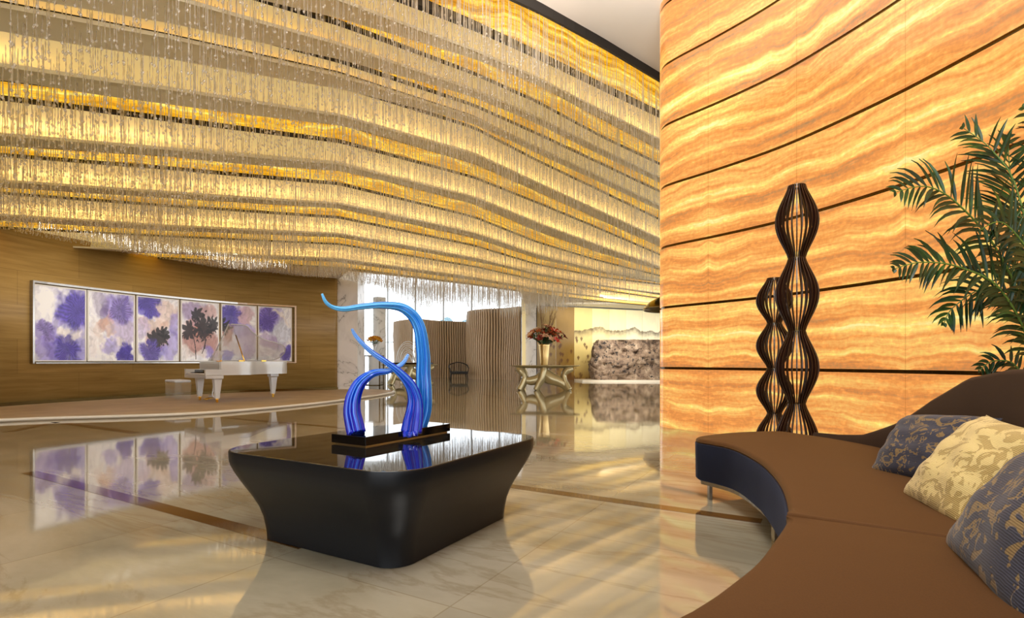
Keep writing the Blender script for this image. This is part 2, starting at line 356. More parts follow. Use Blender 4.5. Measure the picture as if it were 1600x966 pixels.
# ------------------------------------------------------------------ ceiling height field
def Dc(X, Y):
    gx = smooth((X+5)/6.5); gy = 1-smooth((Y-9)/14)
    return 2.95+.2*smooth((Y-18)/10)+2.9*gx*gy
def ray_Y(px, y):
    k = (px-CX)/F; r = (HY-y)/F; lo, hi = .5, 80.
    for _ in range(40):
        m_ = .5*(lo+hi)
        if Dc(k*m_, m_)/m_ > r: lo = m_
        else: hi = m_
    return lo
CPX = [-700, -300, 0, 265, 530, 740, 840, 940, 1037, 1150]
BD = {'edge': [-520, -440, -350, -250, -140, -45, 5, 61, 120, 195],
 'g0': [-380, -310, -235, -150, -50, 37, 84, 133, 180, 240],
 'g1u': [-270, -210, -145, -75, 8, 88, 133, 187, 238, 290], 'g1': [-245, -190, -125, -52, 33, 113, 158, 212, 258, 306],
 'g2u': [-130, -95, -60, -5, 70, 143, 188, 236, 284, 326], 'g2': [-105, -75, -40, 17, 92, 163, 208, 255, 301, 340],
 'g3u': [-45, -20, 6, 57, 115, 182, 234, 282, 330, 364], 'g3': [-25, 0, 22, 73, 131, 198, 250, 298, 345, 376],
 'g4u': [77, 98, 127, 159, 195, 256, 300, 345, 388, 408], 'g4': [103, 124, 151, 184, 219, 276, 316, 358, 400, 418],
 'g5u': [195, 210, 228, 245, 265, 319, 362, 396, 424, 436], 'g5': [209, 224, 241, 262, 286, 338, 378, 408, 432, 443],
 'g6u': [266, 279, 293, 310, 326, 372, 404, 427, 440, 448], 'g6': [274, 286, 301, 321, 339, 383, 413, 433, 445, 452],
 'g7u': [324, 334, 345, 361, 371, 408, 430, 448, 462, 468], 'g7': [333, 343, 355, 369, 381, 416, 438, 453, 467, 472],
 'g8u': [376, 382, 388, 397, 410, 438, 454, 466, 476, 479], 'g8': [384, 390, 395, 403, 418, 444, 459, 471, 480, 482],
 'end': [470, 472, 475, 478, 480, 482, 483.5, 484, 486, 486]}
def row(a, px, b=None, t=0):
    y = interp(CPX, BD[a], px)
    if b: y = y*(1-t)+interp(CPX, BD[b], px)*t
    return y
COLS = [-700+i*(1150+700)/110 for i in range(111)]
def crow(a, b=None, t=0, dz=0, dy=0):
    out = []
    for px in COLS:
        Y = ray_Y(px, row(a, px, b, t))+dy; k = (px-CX)/F
        out.append(Vector((k*Y, Y, H+Dc(k*Y, Y)+dz)))
    return out
ceil = bpy.data.objects.new('ceiling', None); COL.objects.link(ceil); struct(ceil)
def strip(name, r0, r1, m, uvs=False):
    n = len(r0); vs = r0+r1; fs = [(i, i+1, n+i+1, n+i) for i in range(n-1)]
    me = bpy.data.meshes.new(name); me.from_pydata([tuple(v) for v in vs], [], fs); me.materials.append(m)
    arc = [0]
    for i in range(1, n): arc.append(arc[-1]+(r1[i]-r1[i-1]).length)
    wd = [(r1[i]-r0[i]).length for i in range(n)]
    ul = me.uv_layers.new(name='UVMap'); d = []
    for i in range(n-1): d += [arc[i], 0, arc[i+1], 0, arc[i+1], wd[i+1]*.7, arc[i], wd[i]*.7]
    ul.data.foreach_set('uv', d); me.polygons.foreach_set('use_smooth', [True]*(n-1)); me.update()
    o = bpy.data.objects.new(name, me); COL.objects.link(o); o.parent = ceil; return o
def merged(name, pairs, m):
    b = MB()
    for r0, r1 in pairs:
        n = len(r0); b.add(r0+r1, [(i, i+1, n+i+1, n+i) for i in range(n-1)])
    return b.build(name, m, ceil)
# first gold band beside the black edge
near = [Vector((v.x*.02, v.y*.02-6, v.z+.04)) for v in crow('edge')]
strip('plaster_field', near, crow('edge', dz=.04), m_white)
merged('black_rim', [(crow('edge', dz=-.12), crow('edge', dz=.04)), (crow('edge', dz=-.12), crow('edge', dz=-.1, dy=.1)), (crow('edge', dz=-.1, dy=.1), crow('edge', dz=.06, dy=.12))], m_dark)
strip('gold_panel', crow('edge', dz=.05), crow('g0', dz=.05), m_gold)
darks = [(crow('g0', dz=.06, dy=-.02), crow('g0', dz=-.05)), (crow('g0', dz=-.05), crow('g0', dz=-.05, dy=.09))]
prev = 'g0'
for i in range(1, 9):
    u, l = 'g%du' % i, 'g%d' % i
    T = .58
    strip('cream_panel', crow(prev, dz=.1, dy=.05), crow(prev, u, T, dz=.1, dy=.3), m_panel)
    strip('grey_soffit', crow(prev, u, T, dz=-.13), crow(u, dz=0, dy=-.02), m_soffit)
    merged('soffit_lip', [(crow(prev, u, T, dz=-.13), crow(prev, u, T, dz=-.09)), (crow(prev, u, T, dz=-.09), crow(prev, u, T, dz=-.09, dy=.28)), (crow(prev, u, T, dz=-.09, dy=.28), crow(prev, u, T, dz=.1, dy=.3))], m_soffit)
    strip('cove_light', crow(prev, u, T, dz=-.08, dy=.14)[(62 if i == 8 else 0):], crow(prev, u, T, dz=-.08, dy=.2)[(62 if i == 8 else 0):], m_led)
    darks += [(crow(prev, dz=-.02, dy=.05), crow(prev, dz=.1, dy=.05)), (crow(u, dz=0, dy=-.03), crow(u, dz=0)), (crow(u, dz=0), crow(u, dz=.03)), (crow(l, dz=.03), crow(l, dz=-.02)), (crow(l, dz=-.02), crow(l, dz=-.02, dy=.04))]
    strip('gold_panel', crow(u, dz=.02), crow(l, dz=.02), m_gold)
    prev = l
merged('dark_reveal', darks, m_dark)
g8r = crow('g8'); ff = []
for px, q in zip(COLS, g8r):
    k_ = (px-CX)/F; Yf = q.y+.4+(2.2 if px < 535 else 0)+smooth((px-815)/12)*max(0, 43-q.y)
    ff.append(Vector((k_*Yf, Yf, H+Dc(k_*Yf, Yf) if Yf > 30 else q.z)))
strip('plaster_field', g8r, ff, m_white)
# roof slab above everything
rs = MB().box(-40, 30, -8, 44.4, 8.3, 8.5).build('trim_30', m_white); struct(rs)

# ------------------------------------------------------------------ crystal strands
def strands():
    pts = []
    s = .092
    wx = np.array([p.x for p in WW]); wy = np.array([p.y for p in WW])
    LIMX = [-700, 530, 600, 740, 800, 870, 920, 1037, 1080]; LIMY = [440, 440, 447, 452, 458, 453, 442, 424, 420]
    for iy in range(int(1.6/s), int(29/s)):
        for ix in range(int(-12/s), int(9/s)):
            X, Y = ix*s+random.uniform(-.06, .06), iy*s+random.uniform(-.06, .06)
            px = CX+F*X/Y
            if px < -420 or px > 1075: continue
            D = Dc(X, Y); y = HY-F*D/Y
            if y < interp(CPX, BD['edge'], px)+4 or y < -330: continue
            if y > interp(LIMX, LIMY, px): continue
            if px > 1037 and Y < 9.5: continue
            dm = float(np.min((wx-X)**2+(wy-Y)**2))**.5
            xw = float(np.interp(Y, wy[::1], wx)) if Y < 18.85 else -6.2
            if X < xw+.25: continue
            if Y > 18 and X < -6.4+(Y-18)*.5: continue
            pts.append((X, Y, H+D, dm))
    V = []; Fc = []
    nb = 0
    for X, Y, Z, dm in pts:
        hi = smooth((Z-4.2)/2.5)
        Ln = (.26+.2*math.sin(X*1.1+Y*.9)**2+.5*hi+.55*smooth((Y-15)/6)*smooth((X+5.5)/2))*random.uniform(.5, 1.15)*min(1, .06+max(0, dm-.2)*.3)
        r = .0042+.0022*random.random(); a0 = random.random()*2
        nseg = 3; zt = Z-.02
        b = nb
        prof = []
        z = zt
        for k in range(nseg):
            z1 = zt-Ln*(k+1)/nseg
            prof += [(r*.55, z), (r*1.15, (z+z1)/2)]
            z = z1
        rb = .013 if Y > 9 else .017
        prof += [(r*.4, z), (rb, z-rb*1.2), (rb*.15, z-rb*2.4)]
        for rr, zz in prof:
            for j in range(3):
                a = a0+2.0944*j
                V.append((X+rr*math.cos(a), Y+rr*math.sin(a), zz))
        for k in range(len(prof)-1):
            for j in range(3):
                q = b+3*k; j2 = (j+1) % 3
                Fc.append((q+j, q+j2, q+3+j2, q+3+j))
        nb += 3*len(prof)
    me = bpy.data.meshes.new('crystal_strands'); va = np.array(V, 'f'); fa = np.array(Fc, 'i')
    me.vertices.add(len(va)); me.vertices.foreach_set('co', va.ravel())
    me.loops.add(fa.size); me.loops.foreach_set('vertex_index', fa.ravel())
    me.polygons.add(len(fa)); me.polygons.foreach_set('loop_start', np.arange(0, fa.size, 4, dtype='i'))
    me.update(calc_edges=True); me.materials.append(m_cry)
    o = bpy.data.objects.new('crystal_strands', me); COL.objects.link(o)
    tag(o, 'thousands of hanging crystal bead strands covering the gold banded ceiling', 'chandelier', kind='stuff')
    print('strands', len(pts))
strands()

# ------------------------------------------------------------------ numpy painting helpers
def vnoise(x, y, seed):
    xi, yi = np.floor(x).astype(int), np.floor(y).astype(int); fx, fy = x-xi, y-yi
    fx = fx*fx*(3-2*fx); fy = fy*fy*(3-2*fy)
    def h(a, b): return ((np.sin(a*127.1+b*311.7+seed*74.7)*43758.5453) % 1.0)
    return (h(xi, yi)*(1-fx)+h(xi+1, yi)*fx)*(1-fy)+(h(xi, yi+1)*(1-fx)+h(xi+1, yi+1)*fx)*fy
def fbm(x, y, seed, o=4): return sum(vnoise(x*2**k, y*2**k, seed+k)*.5**(k+1) for k in range(o))/(1-.5**o)
def painted(name, pos, nu, nv, paint, parent=None, thick=0, rough=.5, coat=0):
    """pos(s,t)->Vector surface; paint(S,T)->rgb linear arrays"""
    s = np.linspace(0, 1, nu); t = np.linspace(0, 1, nv); S, T = np.meshgrid(s, t)
    rgb = paint(S, T)
    vs = [tuple(pos(float(a), float(b))) for b in t for a in s]
    fs = [(j*nu+i, j*nu+i+1, (j+1)*nu+i+1, (j+1)*nu+i) for j in range(nv-1) for i in range(nu-1)]
    me = bpy.data.meshes.new(name); me.from_pydata(vs, [], fs)
    ca = me.color_attributes.new('Col', 'FLOAT_COLOR', 'POINT')
    ca.data.foreach_set('color', np.concatenate([rgb, np.ones(rgb.shape[:2]+(1,))], 2).astype('f').ravel())
    m = mat(name+'_paint', rough=rough); at = N(m, 'ShaderNodeAttribute', attribute_name='Col'); L(m, at.outputs['Color'], BS(m).inputs['Base Color'])
    BS(m).inputs['Coat Weight'].default_value = coat
    me.materials.append(m); me.update()
    o = bpy.data.objects.new(name, me); COL.objects.link(o)
    if parent: o.parent = parent
    return o
def lin(r, g, b): return np.array(srgb(r, g, b)[:3])
def blob(img, S, T, s0, t0, rs, rt, col, al=.85, soft=.35, rot=0):
    c, s_ = math.cos(rot), math.sin(rot); dx, dy = S-s0, T-t0
    d = np.sqrt(((dx*c+dy*s_)/rs)**2+((-dx*s_+dy*c)/rt)**2)
    k = np.clip((1+soft/2-d)/soft, 0, 1); k = (k*k*(3-2*k)*al)[..., None]
    return img*(1-k)+np.array(lin(*col))*k
VI, LI, LL, PE, RU, BK, CR, DP = (84, 68, 196), (140, 124, 212), (188, 172, 214), (206, 168, 150), (168, 98, 76), (34, 26, 34), (236, 230, 228), (98, 66, 140)
ART = [
 [(.8, .74, .34, .26, VI, .75), (.75, .8, .2, .16, DP, .35), (.95, .6, .2, .2, LI, .7), (.15, .38, .3, .16, LI, .8), (.5, .2, .35, .16, VI, .85), (.12, .16, .2, .13, LI, .8), (.9, .22, .22, .2, VI, .7), (.7, .4, .26, .1, CR, .9), (.45, .5, .25, .06, LI, .6, .35, .8), (.55, .12, .12, .06, DP, .5)],
 [(.7, .8, .4, .28, LI, .85), (.25, .85, .2, .2, DP, .45), (.35, .62, .08, .25, DP, .5, .35, .3), (.85, .85, .06, .2, VI, .8), (.3, .45, .22, .1, PE, .85, .35, .6), (.5, .55, .1, .22, PE, .7), (.8, .4, .25, .25, LL, .8), (.15, .3, .2, .25, CR, .8), (.45, .2, .2, .12, LI, .7), (.85, .1, .2, .12, VI, .95), (.7, .25, .12, .08, CR, .8)],
 [(.25, .88, .4, .14, VI, .9), (.7, .75, .3, .2, (228, 208, 200), .9), (.25, .6, .35, .12, (214, 190, 178), .8), (.95, .6, .15, .2, LI, .7), (.45, .35, .28, .2, RU, .6), (.35, .12, .38, .14, VI, .75), (.85, .25, .2, .3, LI, .7), (.1, .5, .12, .2, LL, .7), (.62, .62, .1, .08, PE, .6)],
 [(.3, .85, .35, .2, (150, 128, 176), .9), (.75, .85, .3, .15, (196, 160, 160), .9), (.5, .35, .5, .3, RU, .85), (.5, .56, .5, .15, (190, 120, 100), .6), (.75, .54, .4, .035, BK, .95, .25), (.12, .1, .25, .12, CR, .85), (.85, .12, .25, .1, LI, .8), (.55, .08, .2, .07, CR, .7)],
 [(.1, .5, .2, .22, RU, .8), (.06, .6, .12, .05, BK, .9), (.3, .8, .4, .18, LI, .85), (.3, .83, .2, .08, VI, .8), (.7, .82, .3, .16, (208, 178, 190), .9), (.6, .55, .35, .14, VI, .55), (.75, .4, .3, .2, LL, .8), (.3, .25, .3, .12, (222, 212, 216), .9), (.2, .12, .2, .1, VI, .7), (.75, .15, .2, .1, LL, .8)],
 [(.3, .8, .4, .24, LI, .9), (.25, .7, .25, .15, VI, .7), (.65, .85, .28, .05, CR, .95, .3, -.5), (.7, .5, .35, .2, (205, 214, 234), .85), (.3, .35, .3, .15, LL, .8), (.5, .3, .25, .12, (170, 150, 200), .6), (.85, .12, .2, .12, VI, .8), (.3, .1, .3, .08, (222, 214, 226), .8)]]
FLW = {0: [(.82, .7, .36, 5, (92, 74, 200), 1), (.62, .18, .3, 6, (98, 82, 198), 1), (.2, .42, .2, 5, (146, 128, 208), 1)],
 1: [(.75, .78, .3, 5, (140, 122, 206), 1), (.86, .1, .24, 5, (84, 66, 196), 1)],
 2: [(.28, .93, .34, 6, (90, 70, 194), 1), (.45, .36, .27, 9, (28, 22, 26), 0), (.6, .47, .15, 7, (24, 18, 22), 0), (.3, .12, .3, 5, (110, 92, 196), 1)],
 3: [(.45, .78, .2, 7, (28, 22, 26), 0), (.2, .52, .24, 9, (24, 18, 22), 0), (.62, .55, .3, 11, (26, 20, 24), 0), (.92, .62, .22, 9, (26, 20, 24), 0)],
 4: [(.25, .82, .3, 5, (88, 70, 192), 1), (.02, .6, .2, 9, (28, 22, 26), 0)],
 5: [(.25, .75, .34, 5, (112, 94, 200), 1), (.85, .1, .24, 5, (92, 76, 196), 1)]}
STM = {3: [(.38, .02, .26, .5), (.62, .2, .58, .52), (.55, .12, .64, .5)]}
ap = [0]
for i in range(1, len(WW)): ap.append(ap[-1]+(WW[i]-WW[i-1]).length)
def wall_at(u, off=0):
    x = float(np.interp(u, ap, [p.x for p in WW])); y = float(np.interp(u, ap, [p.y for p in WW]))
    e = .15; d = Vector((float(np.interp(u+e, ap, [p.x for p in WW]))-float(np.interp(u-e, ap, [p.x for p in WW])), float(np.interp(u+e, ap, [p.y for p in WW]))-float(np.interp(u-e, ap, [p.y for p in WW])), 0)).normalized()
    return Vector((x, y, 0))+Vector((d.y, -d.x, 0))*off
def u_of_px(px, off=0):
    best = None
    for k in range(2000):
        u = ap[15]+(ap[-1]-ap[15])*k/1999; q = wall_at(u, off); e = abs(CX+F*q.x/q.y-px)
        if q.y > 5 and (best is None or e < best[0]): best = (e, u)
    return best[1]
PN = ['white and violet flower abstract canvas, farthest left of the six', 'lilac canvas with peach stems, second from the left end', 'canvas with small black flower on cream and violet', 'rust red canvas with black flowers above the piano keys', 'pale violet canvas with rust patch behind the piano lid', 'pale blue and violet canvas at the right end of six']
bnd = [(51, 134), (136, 210), (213, 279), (282, 342), (345, 401), (403, 456)]
# recessed metal surround
u0, u1 = u_of_px(48), u_of_px(460)
fr = MB()
def arcband(b, ua, ub, z0, z1, o0, o1, n=24):
    r = []
    for k in range(n+1):
        u = ua+(ub-ua)*k/n; a_, c_ = wall_at(u, o0), wall_at(u, o1)
        r.append([a_+Vector((0, 0, z0)), c_+Vector((0, 0, z0)), c_+Vector((0, 0, z1)), a_+Vector((0, 0, z1))])
    b.loft(r)
arcband(fr, u0, u1, 2.88, 2.93, 0, .1); arcband(fr, u0, u1, 1.0, 1.03, 0, .16); arcband(fr, u0-.02, u0+.02, 1.0, 2.93, 0, .1, 2); arcband(fr, u1-.02, u1+.04, 1.0, 2.93, 0, .1, 2)
tag(fr.build('display_surround', m_steel), 'long polished metal surround with ledge framing the violet canvases', 'frame')
for i, (a, b) in enumerate(bnd):
    ua, ub = u_of_px(a, .05), u_of_px(b, .05)
    e = empty('canvas_painting', wall_at((ua+ub)/2, .03)+Vector((0, 0, 1.05)), 0, PN[i], 'painting', 'six violet flower canvases on the wood wall')
    o0 = Vector(e.location)
    def pos(s, t): return wall_at(ua+.025+(ub-ua-.05)*s, .062)+Vector((0, 0, 1.075+1.755*t))-o0
    def paint(S, T, i=i):
        W1 = fbm(S*3+i*5, T*4, 3+i)-.5; W2 = fbm(S*3+9+i*5, T*4+4, 8+i)-.5
        img = np.ones(S.shape+(3,))*lin(240, 240, 246)
        W3 = fbm(S*12+i, T*14, 60+i, 3)-.5; W4 = fbm(S*12+7, T*14+i, 66+i, 3)-.5
        s2, t2 = S+W1*.36+W3*.13, T+W2*.3+W4*.11
        for q in ART[i]:
            s0, t0, rs, rt, c, al = q[:6]; soft = q[6] if len(q) > 6 else .55; rot = q[7] if len(q) > 7 else 0
            img = blob(img, s2, t2, s0, t0, rs, rt, c, al*.93, soft, rot)
        for (s0, t0, rr, n_, col, vein) in FLW.get(i, []):
            dx, dy = s2-s0, (T+W2*.12-t0)*1.25; an = np.arctan2(dy, dx); d = np.sqrt(dx*dx+dy*dy)
            ra = rr*(.72+.28*np.abs(np.cos(an*n_/2+s0*9)))
            if vein:
                k = np.clip((1.1-d/ra)/.22, 0, 1)*.85; vv = (.72+.28*np.sin(an*26+W1*8))*(.72+.4*d/rr)
                img = img*(1-k[..., None])+np.array(lin(*col))*vv[..., None]*k[..., None]
            else:
                ra = rr*(.5+.62*np.abs(np.cos(an*n_/2+t0*7+W1*3+W3*3))**.9*(.6+.5*vnoise(an*3, an*0, 5+i)))
                k = np.clip((1-d/ra)/.1, 0, 1)*.95
                img = img*(1-k[..., None])+np.array(lin(*col))*k[..., None]
        for (s0, t0, s1, t1) in STM.get(i, []):
            q_ = np.clip((T-t0)/(t1-t0), 0, 1); k = (np.abs(S-(s0+(s1-s0)*q_)-.04*np.sin(q_*3)) < .012) & (T > t0) & (T < t1)
            img = np.where(k[..., None], np.array(lin(60, 40, 44)), img)
        st = fbm(S*14+W2*9, T*5+W1*9, 20+i, 3)[..., None]
        return np.clip(img*(.72+.66*st), 0, 1)
    painted('canvas', pos, 110, 130, paint, e, coat=.15)
    b2 = MB()
    def bb(x0, x1, z0, z1):
        r = []
        for k in range(5):
            u = x0+(x1-x0)*k/4; a_, c_ = wall_at(u, .02)-o0, wall_at(u, .075)-o0
            r.append([a_+Vector((0, 0, z0)), c_+Vector((0, 0, z0)), c_+Vector((0, 0, z1)), a_+Vector((0, 0, z1))])
        b2.loft(r)
    bb(ua, ub, 1.05, 1.08); bb(ua, ub, 2.825, 2.855); bb(ua, ua+.03, 1.08, 2.825); bb(ub-.03, ub, 1.08, 2.825)
    b2.build('white_frame', mat('white_lacquer', srgb(235, 232, 225), .3), e)

# ------------------------------------------------------------------ far structure: pillars, windows, screens, mural
def pillar(name, p, sx, sy, h, m, rz=0, round_=0):
    b = MB()
    if round_: b.lathe([(sx, 0), (sx, h)], p, 32)
    else: b.box(-sx/2, sx/2, -sy/2, sy/2, 0, h, 0, Matrix.Translation(Vector(p)) @ Matrix.Rotation(rz, 4, 'Z'))
    return struct(b.build(name, m, sm=bool(round_)))
pillar('pillar_1', ((546-800)/830*19.4, 19.4, 0), .86, .9, 4.35, m_marble)
pillar('pillar_2', ((593-800)/830*27, 27, 0), .32, .3, 4.3, m_marble, round_=1)
pillar('pillar_3', ((826.5-800)/830*28.5, 28.7, 0), .76, .8, 4.35, m_marble)
pillar('pillar_4', ((818.3-800)/830*28.2, 28.2, 0), .2, .1, 4.35, m_panel)
# window wall far away, x from -16 to -1 at Y=44
WY = 44
for i in range(8):
    x0 = (545+i*43.6-800)/830*WY-1.4; x1 = x0+43.6/830*WY
    o = MB().box(x0+.03, x1-.03, WY, WY+.03, .0, 8.2).build('window_%d' % (i+1), m_pane); struct(o)
    MB().box(x0-.06, x0+.06, WY-.08, WY+.1, 0, 8.2).build('mullion', m_mull, o)
    MB().box(x0+.06, x1-.06, WY-.08, WY+.1, 2.6, 2.68).build('transom', m_mull, o)
struct(MB().box(-40, -17.5, WY, WY+.3, 0, 8).build('wall_back', m_white))
struct(MB().box(5.0, 30, WY, WY+.3, 0, 8).build('wall_back_right', m_white))
# distant tree outside
tm = MB()
for k in range(26):
    tm.ball((-6.2+random.uniform(-1.9, 1.9), 64+random.uniform(-1, 1), 4.9+random.uniform(-1.5, .9)), random.uniform(.5, .95), 8, 6)
t = empty('tree', (-6.2, 64, 0), 0, 'bluish tree crown seen through the far windows above the screens', 'tree')
o = tm.build('foliage', mat('hazy_foliage', srgb(98, 128, 138), .9), sm=True); o.parent = t; o.matrix_parent_inverse = Matrix.Translation((6.2, -64, 0))
o = MB().tube([(0, 0, 0), (0, 0, 4.5)], .2).build('trunk', mat('bark', srgb(90, 80, 70), .9), t)

m_rib = mat('screen_slat_wood', srgb(196, 164, 126), .5); m_ribd = mat('screen_recess', srgb(58, 40, 28), .7)
def screen(name, plan, h, pitch, label):
    path = catmull(plan, 12); arc = [0]
    for i in range(1, len(path)): arc.append(arc[-1]+(path[i]-path[i-1]).length)
    Lg = arc[-1]; n = int(Lg/pitch); b = MB(); X = [p_.x for p_ in path]; Y = [p_.y for p_ in path]
    e = empty(name, (path[len(path)//2].x, path[len(path)//2].y, 0), 0, label, 'screen'); o0 = e.location
    bk = [Vector((p_.x, p_.y+.06, 0))-Vector(o0) for p_ in path]
    MB().loft([[q+Vector((0, 0, z)) for q in bk] for z in (0.0, h-.01)], False, closed=False).build('backing', m_ribd, e)
    for k in range(n):
        u = (k+.5)*pitch; x, y = float(np.interp(u, arc, X)), float(np.interp(u, arc, Y))
        x2, y2 = float(np.interp(u+.05, arc, X)), float(np.interp(u+.05, arc, Y)); tt = Vector((x2-x, y2-y, 0)).normalized(); nn_ = Vector((tt.y, -tt.x, 0))
        if nn_.y > 0: nn_ = -nn_
        rings = []
        for q in range(9):
            z = h*q/8; dy = -.1+.045*math.sin(z*1.7+k*.16)
            c_ = Vector((x, y, z)); hw = tt*pitch*.3; rings.append([c_-hw-nn_*.03, c_-hw-nn_*dy, c_+hw-nn_*dy, c_+hw-nn_*.03])
        b.loft([[v-Vector(o0) for v in r] for r in rings])
    b.build('slats', m_rib, e)
def XY(px, Y): return ((px-CX)/F*Y, Y, 0)
screen('slatted_screen', [XY(617, 36), XY(626, 34.8), XY(638, 34), XY(645, 33.4)], 3.74, .17, 'pale narrow wavy slatted screen at left, its front end behind the table')
screen('slatted_screen', [XY(657, 33.4), XY(680, 34.6), XY(705, 35.2), XY(733, 36)], 3.72, .17, 'wide dark brown slatted screen behind the black chair')
screen('slatted_screen', [XY(731, 33), XY(736, 32), XY(760, 31), XY(790, 30.6), XY(815, 29.6)], 4.12, .17, 'tall brown slatted screen between the dark screen and marble pillar')
# mural
def mural_paint(i, n):
    def f(S, T):
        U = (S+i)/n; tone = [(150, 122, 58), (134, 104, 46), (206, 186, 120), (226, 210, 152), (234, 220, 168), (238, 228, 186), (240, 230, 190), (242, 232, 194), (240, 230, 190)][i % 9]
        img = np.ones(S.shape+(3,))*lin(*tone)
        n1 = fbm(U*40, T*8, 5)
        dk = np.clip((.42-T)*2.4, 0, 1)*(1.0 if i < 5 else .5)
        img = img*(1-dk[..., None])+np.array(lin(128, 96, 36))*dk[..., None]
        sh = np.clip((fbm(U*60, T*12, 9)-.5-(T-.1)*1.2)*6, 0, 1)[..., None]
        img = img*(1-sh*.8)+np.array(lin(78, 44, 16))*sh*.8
        ridge = .66+.07*fbm(U*26, U*0, 31, 4)+.085*np.maximum(0, np.sin(U*27+4.2))**1.5*(.4+.6*vnoise(U*9, U*0, 77))
        inr = (T < ridge) & (T > .5)
        k = np.where(inr, np.clip(1-(ridge-T)/.12, 0, 1)*(.55+.9*fbm(U*90, T*40, 13)), 0)*(1 if i > 1 else 0)
        img = img*(1-.9*np.clip(k, 0, 1)[..., None])+np.array(lin(84, 66, 34))*.9*np.clip(k, 0, 1)[..., None]
        rs = np.random.RandomState(40+i)
        for _ in range(7):
            bx, by = rs.rand()*.8+.1, rs.uniform(.25, .58); r = .085
            d = np.abs(T-by-np.abs(S-bx)*.16)*5+np.abs(S-bx)*2.2
            kk = np.clip((r*2.3-d)/.05, 0, 1)[..., None]
            img = img*(1-kk*.85)+np.array(lin(92, 58, 30))*kk*.85
        return np.clip(img*(.9+.2*n1[..., None]), 0, 1)
    return f
MP0, MP1 = XY(839, 29.2), XY(1075, 33.5)
for i in range(9):
    a = Vector(MP0).lerp(Vector(MP1), i/9); b = Vector(MP0).lerp(Vector(MP1), (i+1)/9)
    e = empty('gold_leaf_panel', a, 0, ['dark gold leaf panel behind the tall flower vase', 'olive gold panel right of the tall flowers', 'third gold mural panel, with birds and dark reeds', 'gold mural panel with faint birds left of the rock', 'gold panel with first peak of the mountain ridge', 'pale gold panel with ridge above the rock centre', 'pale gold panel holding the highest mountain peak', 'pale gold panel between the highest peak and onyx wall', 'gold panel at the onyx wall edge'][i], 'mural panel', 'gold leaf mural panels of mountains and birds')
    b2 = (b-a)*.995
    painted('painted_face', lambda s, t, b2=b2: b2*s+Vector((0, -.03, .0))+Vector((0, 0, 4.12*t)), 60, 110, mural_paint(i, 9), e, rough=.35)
    MB().add([(0, 0, 0), tuple(b2), tuple(b2+Vector((0, .05, 0))), (0, .05, 0), (0, 0, 4.12), tuple(b2+Vector((0, 0, 4.12))), tuple(b2+Vector((0, .05, 4.12))), (0, .05, 4.12)], [(0, 1, 5, 4), (1, 2, 6, 5), (2, 3, 7, 6), (3, 0, 4, 7), (4, 5, 6, 7)]).build('panel_board', m_bronze, e)
o = struct(MB().box(-.06, .02, 0, .3, 0, 4.2, M=Matrix.Translation(Vector(MP0))).build('trim_40', m_dark))
# rock on its base slab
def rockf():
    import mathutils
    from mathutils import noise as mn
    bm_v = []; n = 72
    cx, cy_ = 6.75, 28.6
    b = MB(); rings = []
    NZ, NA = 56, 150
    for iz in range(NZ+1):
        z = 2.15*iz/NZ; r = []
        for ia in range(NA):
            a = 2*math.pi*ia/NA; ca, sa = math.cos(a), math.sin(a)
            q = (abs(ca)**5+abs(sa)**5)**(-1/5)
            slant = .95 if ca < 0 else 1
            ex = 2.5 if ca > 0 else 2.55-.42*abs(z/2.15-.35)**1.2-.25*max(0, z/2.15-.85)*4
            x, y = ex*q*ca, .75*q*sa*(1-.18*z/2.15)
            pv = Vector((x, y, z)); d = mn.fractal(pv*1.1, .9, 2.1, 5)*.22
            pit = mn.noise(pv*5.0); pit2 = mn.noise(pv*2.4+Vector((5, 2, 1)))
            d -= max(0, pit-.22)*.4+max(0, pit2-.3)*.6
            crack = abs(mn.noise(Vector((x*.7+z*.9, y*.3, 3))))
            d -= max(0, .05-crack)*2.2
            s_ = 1+d/2.0
            r.append(Vector((cx+x+ca*d*.6, cy_+y+sa*d, .03+z+.05*mn.noise(Vector((x*4, y*4, 0)))*(1 if iz > 2 else 0))))
        rings.append(r)
    for f in (.6, .2):                                  # close the top gently
        rings.append([Vector((cx+(v.x-cx)*f, cy_+(v.y-cy_)*f, v.z+.02)) for v in rings[NZ]])
    b.loft(rings)
    m = mat('volcanic_rock', rough=.75); n1 = noise(m, obj_co(m), 3, 8, .7); n2 = noise(m, obj_co(m), 5, 4, .6)
    c = ramp(m, [(.34, srgb(62, 46, 36)), (.46, srgb(110, 90, 72)), (.56, srgb(132, 112, 92)), (.7, srgb(176, 158, 134))], n1)
    c = mix(m, ramp(m, [(.38, (1, 1, 1, 1)), (.42, (0, 0, 0, 1))], n2), c, srgb(30, 22, 18)); L(m, c, BS(m).inputs['Base Color']); bump(m, n2, .7, .08)
    tag(b.build('boulder', m, sm=True), 'huge pitted brown volcanic rock standing before the gold mural', 'rock')
rockf()
struct(MB().prism([(v.x, v.y) for v in catmull([(3.7, 27.9, 0), (3.75, 27.45, 0), (5, 27.25, 0), (10, 27.25, 0), (10, 29.3, 0), (3.9, 29.3, 0)], 6, True)], 0, .09).build('trim_41', m_stepedge))
# bronze canopy beyond, upper right of the mural
cn = MB().lathe([(1.8, 0), (1.76, .1), (1.5, .36), (1.05, .6), (.5, .74), (.02, .78)], (0, 0, 0), 40, cap=False)
co = cn.build('canopy', m_bronze, sm=True, M=Matrix.Translation(PX(1068, 484, 24))); tag(co, 'dark bronze domed ceiling canopy half hidden by the onyx wall', 'canopy')
md = co.modifiers.new('t', 'SOLIDIFY'); md.thickness = .04

